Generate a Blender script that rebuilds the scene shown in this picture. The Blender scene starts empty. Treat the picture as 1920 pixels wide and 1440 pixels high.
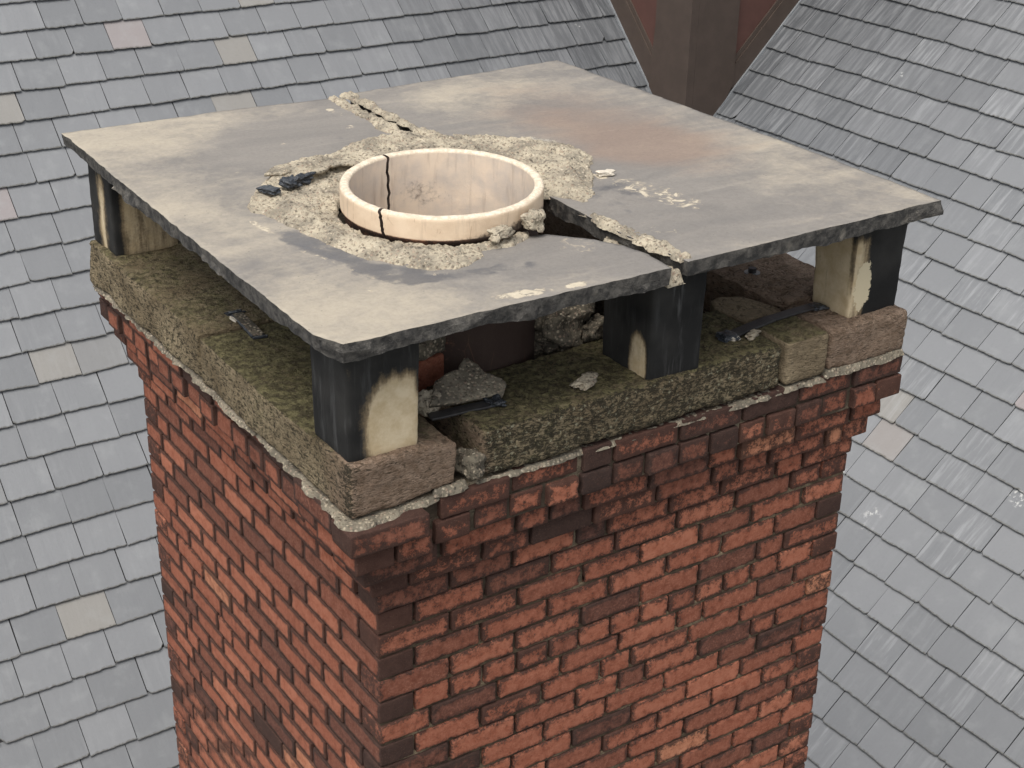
import bpy, math, random
import numpy as np
from mathutils import Matrix, Vector
from mathutils.geometry import delaunay_2d_cdt

SC = bpy.context.scene
COL = SC.collection
rnd = random.Random(7)

# ------------------------------------------------------------------ camera
cam = bpy.data.cameras.new('camera')
cam.sensor_width = 36.0
cam.lens = 2840.52 / 1920 * 36.0
cam.clip_start = 0.05
cam.clip_end = 500
camo = bpy.data.objects.new('camera', cam)
COL.objects.link(camo)
RX = Vector((0.8334, -0.5523, 0.0203)).normalized()
FW = Vector((0.5048, 0.7459, -0.4345)).normalized()
RX = (RX - FW * RX.dot(FW)).normalized()
UP = RX.cross(FW)
M = Matrix((RX, UP, -FW)).transposed().to_4x4()
M.translation = Vector((-1.4588, -2.7156, 1.7665))
camo.matrix_world = M
SC.camera = camo

# ------------------------------------------------------------------ light
SUN_EL, SUN_AZ = math.radians(62), math.radians(210)      # direction the light comes from (az from +X, ccw)
w = bpy.data.worlds.new("World")
SC.world = w
w.use_nodes = True
nt = w.node_tree
nt.nodes.clear()
sky = nt.nodes.new('ShaderNodeTexSky')
sky.sky_type = 'NISHITA'
sky.sun_disc = False
sky.sun_elevation = SUN_EL
sky.sun_rotation = math.radians(90) - SUN_AZ
sky.dust_density = 3.0
sky.air_density = 1.0
hs = nt.nodes.new('ShaderNodeHueSaturation')
hs.inputs['Saturation'].default_value = 0.22
bg = nt.nodes.new('ShaderNodeBackground')
bg.inputs['Strength'].default_value = 0.125
wo = nt.nodes.new('ShaderNodeOutputWorld')
nt.links.new(sky.outputs[0], hs.inputs['Color'])
nt.links.new(hs.outputs[0], bg.inputs[0])
nt.links.new(bg.outputs[0], wo.inputs[0])
sun = bpy.data.lights.new('sun', 'SUN')
sun.energy = 1.5
sun.angle = math.radians(42)
sun.color = (1.0, 0.945, 0.86)
suno = bpy.data.objects.new('sun', sun)
COL.objects.link(suno)
d = Vector((math.cos(SUN_EL) * math.cos(SUN_AZ), math.cos(SUN_EL) * math.sin(SUN_AZ), math.sin(SUN_EL)))
suno.rotation_euler = d.to_track_quat('Z', 'Y').to_euler()
SC.view_settings.view_transform = 'Standard'
SC.view_settings.look = 'None'
SC.view_settings.exposure = 0.74
SC.view_settings.gamma = 1.0

# ------------------------------------------------------------------ noise (vectorised)
def _hash(ix, iy, iz, seed):
    h = (ix.astype(np.int64) * 374761393 + iy.astype(np.int64) * 668265263 + iz.astype(np.int64) * 2147483647 + seed * 974634777) & 0xFFFFFFFF
    h = ((h ^ (h >> 13)) * 1274126177) & 0xFFFFFFFF
    h = ((h ^ (h >> 16)) * 2246822519) & 0xFFFFFFFF
    return ((h ^ (h >> 15)) & 0xFFFFFF) / float(0xFFFFFF) * 2 - 1
def vn(P, freq, seed=0):
    P = np.asarray(P, float) * freq + 1000.0
    I = np.floor(P).astype(np.int64)
    F = P - I
    F = F * F * (3 - 2 * F)
    x, y, z = I[:, 0], I[:, 1], I[:, 2]
    fx, fy, fz = F[:, 0], F[:, 1], F[:, 2]
    r = 0
    for dx in (0, 1):
        for dy in (0, 1):
            for dz in (0, 1):
                wgt = (fx if dx else 1 - fx) * (fy if dy else 1 - fy) * (fz if dz else 1 - fz)
                r = r + wgt * _hash(x + dx, y + dy, z + dz, seed)
    return r
def fbm(P, freq, seed=0, oct=3, gain=0.5):
    r = 0; a = 1.0
    for i in range(oct):
        r = r + a * vn(P, freq * 2.03 ** i, seed + i * 17)
        a *= gain
    return r
def sstep(a, b, x):
    t = np.clip((x - a) / (b - a), 0, 1)
    return t * t * (3 - 2 * t)

# ------------------------------------------------------------------ object helpers
def new_obj(name, verts, faces, mat=None, parent=None, smooth=True, attrs=None):
    me = bpy.data.meshes.new(name)
    verts = np.asarray(verts, float)
    me.from_pydata(verts.tolist(), [], faces if isinstance(faces, list) else faces.tolist())
    me.update()
    if smooth:
        me.polygons.foreach_set('use_smooth', [True] * len(me.polygons))
    for k, a in (attrs or {}).items():
        a = np.asarray(a, float)
        if a.ndim == 1:
            at = me.attributes.new(k, 'FLOAT', 'POINT')
            at.data.foreach_set('value', a)
        else:
            if a.shape[1] == 3:
                a = np.hstack([a, np.ones((len(a), 1))])
            at = me.attributes.new(k, 'FLOAT_COLOR', 'POINT')
            at.data.foreach_set('color', a.ravel())
    if mat: me.materials.append(mat)
    o = bpy.data.objects.new(name, me)
    COL.objects.link(o)
    if parent: o.parent = parent
    return o
def tag(o, label=None, cat=None, group=None, kind=None):
    if label: o['label'] = label
    if cat: o['category'] = cat
    if group: o['group'] = group
    if kind: o['kind'] = kind
    return o
def empty(name, loc, label, cat, group=None):
    o = bpy.data.objects.new(name, None)
    COL.objects.link(o)
    o.location = loc
    return tag(o, label, cat, group)

class Acc:
    """collects pieces of ONE mesh"""
    def __init__(s): s.v = []; s.f = []; s.n = 0; s.a = {}
    def add(s, v, f, **at):
        s.v.append(v); s.f.append(np.asarray(f) + s.n)
        for k, a in at.items(): s.a.setdefault(k, []).append(a)
        s.n += len(v)
    def build(s, name, mat, parent=None, smooth=True):
        fs = []
        for f in s.f: fs += f.tolist()
        return new_obj(name, np.vstack(s.v), fs, mat, parent, smooth, {k: np.concatenate(a) for k, a in s.a.items()})

_tpl = {}
def cube_tpl(nx, ny, nz):
    k = (nx, ny, nz)
    if k in _tpl: return _tpl[k]
    idx = {}; ijk = []; faces = []
    def vid(i, j, l):
        t = (i, j, l)
        if t not in idx: idx[t] = len(ijk); ijk.append(t)
        return idx[t]
    for i in range(nx):
        for j in range(ny):
            faces.append([vid(i, j, 0), vid(i, j + 1, 0), vid(i + 1, j + 1, 0), vid(i + 1, j, 0)])
            faces.append([vid(i, j, nz), vid(i + 1, j, nz), vid(i + 1, j + 1, nz), vid(i, j + 1, nz)])
    for i in range(nx):
        for l in range(nz):
            faces.append([vid(i, 0, l), vid(i + 1, 0, l), vid(i + 1, 0, l + 1), vid(i, 0, l + 1)])
            faces.append([vid(i, ny, l), vid(i, ny, l + 1), vid(i + 1, ny, l + 1), vid(i + 1, ny, l)])
    for j in range(ny):
        for l in range(nz):
            faces.append([vid(0, j, l), vid(0, j, l + 1), vid(0, j + 1, l + 1), vid(0, j + 1, l)])
            faces.append([vid(nx, j, l), vid(nx, j + 1, l), vid(nx, j + 1, l + 1), vid(nx, j, l + 1)])
    _tpl[k] = (np.array(ijk), np.array(faces))
    return _tpl[k]
def axis_pos(L, n, r):
    n = max(n, 1)
    return np.concatenate([[0, r * .45], np.linspace(r, L - r, n + 1), [L - r * .45, L]])
def block(L, n, r):
    """rounded grid box 0..L, returns verts, faces, normals, local pos"""
    ax = [axis_pos(L[i], n[i], min(r, L[i] * .45)) for i in range(3)]
    ijk, f = cube_tpl(*[len(a) - 1 for a in ax])
    p = np.stack([ax[i][ijk[:, i]] for i in range(3)], 1)
    q = np.stack([np.clip(p[:, i], min(r, L[i] * .45), L[i] - min(r, L[i] * .45)) for i in range(3)], 1)
    dd = p - q
    m = np.abs(dd).max(1); l = np.linalg.norm(dd, axis=1)
    nn = dd / np.maximum(l, 1e-9)[:, None]
    v = q + nn * m[:, None]
    return v, f, nn, p

def stone(name, lo, hi, mat, parent, seg=.012, r=.012, amp=.004, freq=14, fine=.0015, seed=1, attr=None, warp=None, label=None):
    L = np.array(hi, float) - np.array(lo, float)
    n = [max(2, int(round(L[i] / seg))) for i in range(3)]
    v, f, nn, p = block(L, n, r)
    P = v + np.array(lo)
    if warp is not None: P = warp(P)
    dsp = amp * fbm(P, freq, seed, 3) + fine * fbm(P, 90, seed + 5, 2)
    P = P + nn * dsp[:, None]
    at = {'m': attr(P, nn)} if attr else {}
    o = new_obj(name, P, f, mat, parent, True, at)
    if label: o['label'] = label
    return o

# ------------------------------------------------------------------ polygons
def resample(poly, step, close=True, rough=0, seed=0):
    P = np.array(poly, float)
    if close: P = np.vstack([P, P[:1]])
    Q = []
    for a, b in zip(P[:-1], P[1:]):
        n = max(1, int(round(np.linalg.norm(b - a) / step)))
        Q += [a + (b - a) * i / n for i in range(n)]
    Q = np.array(Q)
    if rough:
        Q3 = np.hstack([Q, np.zeros((len(Q), 1))])
        T = np.roll(Q, -1, 0) - np.roll(Q, 1, 0); T /= np.maximum(np.linalg.norm(T, axis=1), 1e-9)[:, None]
        N = np.stack([T[:, 1], -T[:, 0]], 1)
        Q = Q + N * (rough * fbm(Q3, 30, seed, 3))[:, None]
    return Q
def inside(P, poly):
    x, y = P[:, 0], P[:, 1]; r = np.zeros(len(P), bool); n = len(poly)
    for i in range(n):
        x1, y1 = poly[i]; x2, y2 = poly[(i + 1) % n]
        if y1 == y2: continue
        c = ((y1 > y) != (y2 > y)) & (x < (x2 - x1) * (y - y1) / (y2 - y1) + x1)
        r ^= c
    return r
def pdist(P, poly):
    best = np.full(len(P), 1e9); n = len(poly)
    for i in range(n):
        a = np.array(poly[i]); b = np.array(poly[(i + 1) % n]); ab = b - a
        t = np.clip(((P - a) @ ab) / max(ab @ ab, 1e-12), 0, 1)
        best = np.minimum(best, np.linalg.norm(P - a - t[:, None] * ab, axis=1))
    return best
def tri_fill(outline, step, keep, holes=(), seed=0):
    """triangulate outline (+holes) with jittered interior points -> (pts2d, faces); outline pts first"""
    g = np.random.RandomState(seed)
    lo = outline.min(0); hi = outline.max(0)
    X, Y = np.meshgrid(np.arange(lo[0], hi[0], step), np.arange(lo[1], hi[1], step))
    P = np.stack([X.ravel(), Y.ravel()], 1) + g.uniform(-.28, .28, (X.size, 2)) * step
    P = P[inside(P, outline)]
    P = P[pdist(P, outline) > keep]
    loops = [outline] + list(holes)
    for h in holes:
        P = P[~inside(P, h)]; P = P[pdist(P, h) > keep]
    pts = np.vstack(loops + [P])
    edges = []; off = 0; faces = []
    for l in loops:
        n = len(l); edges += [(off + i, off + (i + 1) % n) for i in range(n)]; off += n
    v, e, f, ov, oe, of = delaunay_2d_cdt([Vector(p) for p in pts.tolist()], edges, [], 1 if not holes else 0, 1e-7)
    v = np.array([tuple(a) for a in v]); f = [list(t) for t in f]
    cen = np.array([v[t].mean(0) for t in f])
    ok = inside(cen, outline)
    for h in holes: ok &= ~inside(cen, h)
    f = [t for t, k in zip(f, ok) if k]
    # orient up
    out = []
    for t in f:
        a, b, c = v[t[0]], v[t[1]], v[t[2]]
        if (b[0] - a[0]) * (c[1] - a[1]) - (b[1] - a[1]) * (c[0] - a[0]) < 0: t = t[::-1]
        out.append(t)
    return v, out

def ccw(poly):
    P = np.array(poly, float)
    a = np.sum(P[:, 0] * np.roll(P[:, 1], -1) - np.roll(P[:, 0], -1) * P[:, 1])
    return P if a > 0 else P[::-1]

def facets(S, Z, cell=.045, depth=.010, seed=0, tilt=.32):
    """hewn facets: lowest of a few randomly tilted planes, on the (along, down) coordinates of an edge"""
    g = np.random.RandomState(seed)
    smax = S.max() + .1
    n = int(smax / cell * 1.7) + 4
    cs = g.uniform(-.05, smax, n); cz = g.uniform(-.05, .0, n); ta = g.uniform(-tilt, tilt, n); tb = g.uniform(-tilt * 1.6, tilt * 1.6, n); c0 = g.uniform(0, depth, n)
    out = np.full(len(S), 1e9)
    for a, b, u, v, c in zip(cs, cz, ta, tb, c0):
        d2 = ((S - a) / cell) ** 2 + ((Z - b) / cell) ** 2
        k = d2 < 4.0
        val = c + u * (S[k] - a) + v * (Z[k] - b) + .006 * d2[k]
        out[k] = np.minimum(out[k], val)
    out[out > 1] = depth
    return out
def rough_slab(name, poly, ztop, zbot, mat, parent, holes=(), step=.012, chip=.008, seed=0, attr=None, topfn=None, rowsn=7, botamp=.006, rough=.002, label=None):
    """flat stone slab: smooth riven top, rock-faced edges"""
    out = resample(ccw(poly), .007, True, rough, seed)
    hs_ = [np.array(h) for h in holes]
    v2, f = tri_fill(out, step, step * .55, hs_, seed)
    nl = [len(out)] + [len(h) for h in hs_]
    z = np.full(len(v2), ztop)
    if topfn is not None: z = z + topfn(v2)
    V = [np.hstack([v2, z[:, None]])]; F = list(f)
    V3 = V[0].copy()
    base = 0; cur = len(v2); bots = []
    allv = [V3]
    for li, n in enumerate(nl):
        ring = V3[base:base + n]
        Q = ring[:, :2]
        T = np.roll(Q, -1, 0) - np.roll(Q, 1, 0); T /= np.maximum(np.linalg.norm(T, axis=1), 1e-9)[:, None]
        N = np.stack([T[:, 1], -T[:, 0]], 1)
        # edges of a ccw outline: outward normal is (ty,-tx); a cw hole gives the same sense
        if li > 0:
            a = np.sum(Q[:, 0] * np.roll(Q[:, 1], -1) - np.roll(Q[:, 0], -1) * Q[:, 1])
            if a > 0: N = -N
        prev = np.arange(base, base + n)
        zb = zbot + botamp * 1.3 * fbm(np.hstack([Q, np.zeros((n, 1))]), 6, seed + 3, 4, .6)
        for r in range(1, rowsn + 1):
            t = r / rowsn
            zz = ring[:, 2] * (1 - t) + zb * t
            PP = np.column_stack([Q, zz])
            arcl = np.concatenate([[0], np.cumsum(np.linalg.norm(np.diff(Q, axis=0), axis=1))])
            fc = np.minimum(facets(arcl, zz - ztop, .034, .014, seed + 40 + li), facets(arcl, zz - ztop, .11, .016, seed + 50 + li))
            off = np.clip((fc - .001) * chip / .010, -.004 * t, .011) * min(1, t * 2.2) + .0012 * vn(PP, 90, seed + 9) * min(1, t * 3)
            row = np.column_stack([Q + N * off[:, None], zz])
            allv.append(row)
            ids = np.arange(cur, cur + n); cur += n
            for i in range(n):
                j = (i + 1) % n
                q = [int(prev[i]), int(prev[j]), int(ids[j]), int(ids[i])]
                if li == 0 or True:
                    F.append(q[::-1])
            prev = ids
        base += n
        bots.append(prev)
    nb = sum(nl); inn_ = V3[nb:].copy(); inn_[:, 2] = zbot + botamp * .5 * fbm(inn_ * [1, 1, 0], 9, seed + 3, 3)
    allv.append(inn_)
    mp = np.concatenate(bots + [np.arange(cur, cur + len(inn_))])
    F += [[int(mp[q]) for q in t_[::-1]] for t_ in f]
    A = np.vstack(allv)
    at = {'m': attr(A)} if attr else {}
    o = new_obj(name, A, F, mat, parent, True, at)
    o.data.polygons.foreach_set('use_smooth', [i < len(f) for i in range(len(F))])
    if label: o['label'] = label
    return o

def rubble(name, poly, z0, hfn, mat, parent, holes=(), step=.006, seed=0, rough=.004, lift=.006, attr=None, label=None, under=.004):
    """mortar spread: polygon with granular top surface"""
    out = resample(ccw(poly), step, True, rough, seed)
    hs_ = [np.array(h) for h in holes]
    v2, f = tri_fill(out, step, step * .6, hs_, seed)
    D = pdist(v2, out)
    P3 = np.hstack([v2, np.zeros((len(v2), 1))])
    z = z0 + hfn(v2, D)
    no = len(out)
    z[:no] = z0 - under
    V = np.hstack([v2, z[:, None]])
    # add second ring just above the edge gives a crusty lip
    ring = V[:no].copy()
    o_attr = {'m': attr(V)} if attr else {}
    F = list(f)
    base = no; cur = len(V)
    ext = []
    for h in hs_:
        n = len(h); ids = np.arange(base, base + n)
        low = V[base:base + n].copy(); low[:, 2] = z0 - under - .02
        ext.append(low)
        for i in range(n):
            j = (i + 1) % n
            F.append([int(ids[i]), int(ids[j]), cur + j, cur + i])
        cur += n; base += n
    if ext:
        V = np.vstack([V] + ext)
        if attr: o_attr = {'m': attr(V)}
    o = new_obj(name, V, F, mat, parent, True, o_attr)
    if label: o['label'] = label
    return o

def grain(v2, seed=0, amp=.0022):
    P = np.hstack([v2, np.zeros((len(v2), 1))])
    return amp * (vn(P, 95, seed) + .8 * vn(P, 170, seed + 1)) + amp * 1.6 * np.maximum(0, vn(P, 60, seed + 2) - .25) - amp * 2.6 * np.maximum(0, vn(P, 55, seed + 3) - .55)

# ------------------------------------------------------------------ materials
class NT:
    def __init__(s, name, rough=.9, spec=.3):
        s.m = bpy.data.materials.new(name); s.m.use_nodes = True
        s.t = s.m.node_tree; s.t.nodes.clear()
        s.o = s.n('ShaderNodeOutputMaterial'); s.b = s.n('ShaderNodeBsdfPrincipled')
        s.b.inputs['Roughness'].default_value = rough
        s.b.inputs['Specular IOR Level'].default_value = spec
        s.l(s.b.outputs[0], s.o.inputs[0])
        s.tc = s.n('ShaderNodeTexCoord')
    def n(s, t): return s.t.nodes.new(t)
    def l(s, a, b): s.t.links.new(a, b)
    def put(s, sock, x):
        if isinstance(x, (int, float)): sock.default_value = x
        elif isinstance(x, tuple): sock.default_value = x if len(x) == len(sock.default_value) else (*x, 1)
        else: s.l(x, sock)
    def map(s, scale=(1, 1, 1), vec=None, rot=(0, 0, 0), loc=(0, 0, 0)):
        m = s.n('ShaderNodeMapping'); s.l(vec or s.tc.outputs['Object'], m.inputs[0])
        m.inputs['Scale'].default_value = scale; m.inputs['Rotation'].default_value = rot; m.inputs['Location'].default_value = loc
        return m.outputs[0]
    def noise(s, scale, detail=4, rough=.55, vec=None, dist=0, out=0):
        m = s.n('ShaderNodeTexNoise'); s.l(vec or s.tc.outputs['Object'], m.inputs['Vector'])
        m.inputs['Scale'].default_value = scale; m.inputs['Detail'].default_value = detail
        m.inputs['Roughness'].default_value = rough; m.inputs['Distortion'].default_value = dist
        return m.outputs[out]
    def voro(s, scale, vec=None, feat='F1', out='Distance', rand=1):
        m = s.n('ShaderNodeTexVoronoi'); m.feature = feat
        s.l(vec or s.tc.outputs['Object'], m.inputs['Vector']); m.inputs['Scale'].default_value = scale
        m.inputs['Randomness'].default_value = rand
        return m.outputs[out]
    def attr(s, name):
        m = s.n('ShaderNodeAttribute'); m.attribute_name = name
        sp = s.n('ShaderNodeSeparateColor'); s.l(m.outputs['Color'], sp.inputs[0])
        return sp.outputs[0], sp.outputs[1], sp.outputs[2], m.outputs['Alpha']
    def math(s, op, a, b=0.0, c=None, clamp=False):
        m = s.n('ShaderNodeMath'); m.operation = op; m.use_clamp = clamp
        s.put(m.inputs[0], a); s.put(m.inputs[1], b)
        if c is not None: s.put(m.inputs[2], c)
        return m.outputs[0]
    def rng(s, x, a, b, c=0., d=1., smooth=True):
        m = s.n('ShaderNodeMapRange'); m.interpolation_type = 'SMOOTHSTEP' if smooth else 'LINEAR'
        s.put(m.inputs[0], x); m.inputs[1].default_value = a; m.inputs[2].default_value = b
        m.inputs[3].default_value = c; m.inputs[4].default_value = d
        return m.outputs[0]
    def mix(s, f, a, b, mode='MIX'):
        m = s.n('ShaderNodeMix'); m.data_type = 'RGBA'; m.blend_type = mode
        s.put(m.inputs[0], f); s.put(m.inputs[6], a); s.put(m.inputs[7], b)
        return m.outputs[2]
    def ramp(s, x, stops):
        m = s.n('ShaderNodeValToRGB'); s.put(m.inputs[0], x)
        e = m.color_ramp.elements
        while len(e) < len(stops): e.new(.5)
        for i, (p, c) in enumerate(stops): e[i].position = p; e[i].color = (*c, 1)
        return m.outputs[0]
    def bump(s, h, dist=.002, strength=1, prev=None):
        m = s.n('ShaderNodeBump'); s.put(m.inputs['Height'], h); m.inputs['Distance'].default_value = dist
        m.inputs['Strength'].default_value = strength
        if prev is not None: s.l(prev, m.inputs['Normal'])
        return m.outputs[0]
    def done(s, col, nrm=None, rough=None):
        s.put(s.b.inputs['Base Color'], col)
        if nrm is not None: s.l(nrm, s.b.inputs['Normal'])
        if rough is not None: s.put(s.b.inputs['Roughness'], rough)
        return s.m

def mat_brick():
    t = NT('weathered_brick', .93, .2)
    tone, soot, edge, rb = t.attr('m')
    base = t.ramp(tone, [(0, (.075, .040, .034)), (.2, (.17, .070, .048)), (.45, (.285, .104, .064)), (.75, (.385, .150, .092)), (1, (.49, .235, .135))])
    n1 = t.noise(36, 6, .72); n2 = t.noise(150, 4, .65); n3 = t.noise(420, 2, .6)
    base = t.mix(t.rng(n1, .35, .7), base, t.mix(.75, base, (.62, .44, .36), 'MULTIPLY'))
    base = t.mix(t.rng(n2, .45, .75, 0, .35), base, (.50, .22, .14))
    g = t.math('ADD', t.math('MULTIPLY', edge, .46), soot)
    g = t.math('ADD', g, t.math('MULTIPLY', t.math('SUBTRACT', n1, .5), t.math('MULTIPLY', rb, 1.7)))
    g = t.math('ADD', g, t.math('MULTIPLY', t.math('SUBTRACT', n2, .5), t.math('MULTIPLY', rb, 1.0)))
    g = t.math('ADD', g, t.math('MULTIPLY', t.math('SUBTRACT', n3, .5), .5))
    gm = t.math('ADD', t.rng(g, .15, .42, 0, .36), t.rng(g, .38, .54, 0, .50))
    gr = t.mix(t.noise(40, 3), (.014, .011, .010), (.055, .036, .030))
    col = t.mix(gm, base, gr)
    col = t.mix(t.math('MULTIPLY', t.rng(n3, .62, .78), .3), col, (.5, .33, .26))
    sp = t.voro(75, feat='F1'); col = t.mix(t.rng(sp, .10, .03, 0, .5), col, (.03, .02, .018))
    h = t.math('ADD', t.math('MULTIPLY', n2, .6), t.math('MULTIPLY', n3, .35))
    h = t.math('SUBTRACT', h, t.rng(sp, .14, .04, 0, .5))
    return t.done(col, t.bump(h, .0035, .9))
def mat_mortar(name, light=1.0, dark=(.10, .085, .065)):
    t = NT(name, .95, .15)
    n1 = t.noise(12, 4); n2 = t.noise(110, 4, .7); n3 = t.noise(400, 2, .7)
    a = tuple(c * light for c in (.45, .395, .300)); b = tuple(c * light for c in (.22, .195, .155))
    col = t.mix(t.rng(n1, .35, .65), a, b)
    v = t.voro(105); vc = t.voro(105, out='Color')
    sp = t.n('ShaderNodeSeparateColor'); t.l(vc, sp.inputs[0])
    peb = t.ramp(sp.outputs[0], [(0, (.05, .045, .04)), (.25, (.20, .16, .12)), (.5, (.50, .43, .32)), (.8, (.27, .19, .145)), (1, (.62, .55, .43))])
    col = t.mix(t.math('MULTIPLY', t.rng(v, .55, .25), .7), col, peb)
    col = t.mix(t.rng(n2, .55, .66, 0, .9), col, dark)
    col = t.mix(t.rng(n3, .6, .75, 0, .35), col, (.62 * light, .55 * light, .4 * light))
    sm, stn, _b, _a = t.attr('m')
    col = t.mix(t.math('MULTIPLY', sm, .9), col, t.mix(t.noise(30, 3), (.30, .28, .25), (.44, .41, .36)))
    col = t.mix(t.rng(t.math('ADD', stn, t.math('SUBTRACT', n1, .5)), .35, .7, 0, .7), col, (.10, .088, .072))
    h = t.math('ADD', t.math('MULTIPLY', n2, -.8), t.math('MULTIPLY', t.rng(v, .5, .1), .5))
    h = t.math('ADD', h, t.math('MULTIPLY', n3, .3))
    return t.done(col, t.bump(h, .004, 1))
def mat_joint(light=0):
    t = NT('old_joint_mortar', .97, .1)
    n1 = t.noise(6, 4, .6); n2 = t.noise(180, 3, .7)
    col = t.ramp(n1, [(.32, (.035, .027, .022)), (.52, (.085, .066, .048)), (.74, (.30, .25, .175))])
    if light: col = t.ramp(n1, [(.32, (.03, .023, .018)), (.52, (.10, .075, .050)), (.72, (.30, .235, .155))])
    col = t.mix(t.rng(n2, .45, .7, 0, .7), col, (.05, .04, .032))
    return t.done(col, t.bump(n2, .004, 1))
def mat_slab():
    # attribute m: r warm beige film, g dark damp stain, b pale lime flakes, a red-brown
    t = NT('riven_blue_flagstone', .80, .35)
    warm, darkm, lime, red = t.attr('m')
    big = t.noise(2.2, 5, .6, dist=.4)
    stre = t.noise(5, 6, .62, vec=t.map((.45, 1.1, 1), rot=(0, 0, math.radians(35))), dist=.8)
    fine = t.noise(90, 4, .7); vf = t.noise(420, 2, .6)
    scr = t.noise(34, 4, .6, vec=t.map((.08, 1, 1), rot=(0, 0, math.radians(28))))
    base = t.mix(t.rng(stre, .25, .75), (.172, .161, .150), (.235, .216, .194))
    wf = t.math('ADD', warm, t.math('MULTIPLY', t.math('SUBTRACT', big, .5), 1.0))
    wf = t.math('ADD', wf, t.math('MULTIPLY', t.math('SUBTRACT', stre, .5), .9))
    wf = t.math('ADD', wf, t.math('MULTIPLY', t.math('SUBTRACT', t.noise(22, 5, .65, dist=.5), .5), .8))
    col = t.mix(t.rng(wf, .15, 1.0, 0, .9), base, (.40, .352, .278))
    rf = t.math('ADD', red, t.math('MULTIPLY', t.math('SUBTRACT', stre, .5), 1.3))
    col = t.mix(t.rng(rf, .15, 1.05, 0, .7), col, (.225, .160, .125))
    df = t.math('ADD', darkm, t.math('MULTIPLY', t.math('SUBTRACT', t.noise(16, 5, .65), .5), 1.4))
    col = t.mix(t.rng(df, .42, .72, 0, .78), col, (.092, .092, .098))
    lf = t.math('ADD', lime, t.math('MULTIPLY', t.math('SUBTRACT', t.noise(38, 4, .6, dist=.8), .5), 1.5))
    lm = t.rng(lf, .60, .66, 0, .85)
    lf2 = t.rng(lf, .44, .60, 0, .45)
    col = t.mix(lf2, col, (.42, .36, .27))
    col = t.mix(lm, col, t.mix(t.noise(60, 2), (.46, .39, .29), (.62, .56, .44)))
    col = t.mix(t.rng(scr, .62, .74, 0, .12), col, (.42, .38, .32))
    col = t.mix(t.rng(fine, .35, .75, 0, .38), col, t.mix(.6, col, (.45, .43, .4), 'MULTIPLY'))
    col = t.mix(t.rng(vf, .62, .8, 0, .3), col, (.50, .46, .4))
    pit = t.voro(48); col = t.mix(t.math('MULTIPLY', t.rng(pit, .13, .06), t.rng(t.noise(9, 3), .48, .62, 0, .6)), col, (.09, .082, .075))
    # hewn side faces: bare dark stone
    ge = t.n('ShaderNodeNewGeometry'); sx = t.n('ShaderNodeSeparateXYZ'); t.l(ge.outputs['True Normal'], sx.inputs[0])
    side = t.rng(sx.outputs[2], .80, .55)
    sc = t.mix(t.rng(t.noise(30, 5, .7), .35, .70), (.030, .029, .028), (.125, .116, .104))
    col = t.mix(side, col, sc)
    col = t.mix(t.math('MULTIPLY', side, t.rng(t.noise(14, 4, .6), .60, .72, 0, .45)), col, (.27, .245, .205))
    h = t.math('ADD', t.math('MULTIPLY', fine, .5), t.math('MULTIPLY', vf, .25))
    h = t.math('ADD', h, t.math('MULTIPLY', scr, .2)); h = t.math('ADD', h, t.math('MULTIPLY', lm, .5))
    b1 = t.bump(h, .0016, .8)
    hb = t.math('MULTIPLY', t.noise(60, 6, .75), side)
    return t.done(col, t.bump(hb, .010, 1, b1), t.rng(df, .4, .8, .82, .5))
def mat_coping():
    # m: r moss/green, g black, b pinkish sandstone, a pale lichen
    t = NT('mossy_sandstone', .95, .12)
    moss, blk, pink, lich = t.attr('m')
    a = t.tc.outputs['Object']
    tool = t.noise(34, 4, .6, vec=t.map((1.1, 1.1, 4.2)), dist=1.6)
    pits = t.noise(72, 5, .70, vec=t.map((1, 1, 1.7)), dist=.8)
    n1 = t.noise(7, 5, .6); n2 = t.noise(45, 5, .7); n3 = t.noise(260, 3, .7)
    base = t.mix(t.rng(n1, .3, .7), (.20, .155, .095), (.37, .300, .195))
    base = t.mix(t.math('MULTIPLY', pink, .9), base, t.mix(t.rng(n2, .3, .7), (.23, .155, .108), (.39, .285, .215)))
    mf = t.math('ADD', moss, t.math('MULTIPLY', t.math('SUBTRACT', n2, .5), 1.2))
    mf = t.math('ADD', mf, t.math('MULTIPLY', t.math('SUBTRACT', n1, .5), 1.2))
    mc = t.mix(t.rng(t.noise(38, 5, .72), .38, .62), (.040, .038, .018), (.175, .160, .078))
    col = t.mix(t.rng(mf, .30, .85, 0, .88), base, mc)
    bf = t.math('ADD', blk, t.math('MULTIPLY', t.math('SUBTRACT', .5, pits), 2.2))
    bf = t.math('ADD', bf, t.math('MULTIPLY', t.math('SUBTRACT', .5, tool), 1.0))
    bf = t.math('ADD', bf, t.math('MULTIPLY', t.math('SUBTRACT', n2, .5), 1.0))
    col = t.mix(t.rng(bf, .35, .72, 0, .9), col, (.030, .028, .020))
    col = t.mix(t.rng(tool, .50, .36, 0, .62), col, (.065, .050, .035))
    lf = t.math('ADD', lich, t.math('MULTIPLY', t.math('SUBTRACT', t.noise(70, 4, .7), .5), 1.7))
    col = t.mix(t.rng(lf, .58, .72, 0, .8), col, (.42, .40, .28))
    col = t.mix(t.rng(n3, .55, .75, 0, .3), col, (.50, .43, .32))
    h = t.math('ADD', t.math('MULTIPLY', pits, 1.0), t.math('MULTIPLY', tool, .8))
    h = t.math('ADD', h, t.math('MULTIPLY', n3, .25))
    return t.done(col, t.bump(h, .016, 1))
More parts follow.
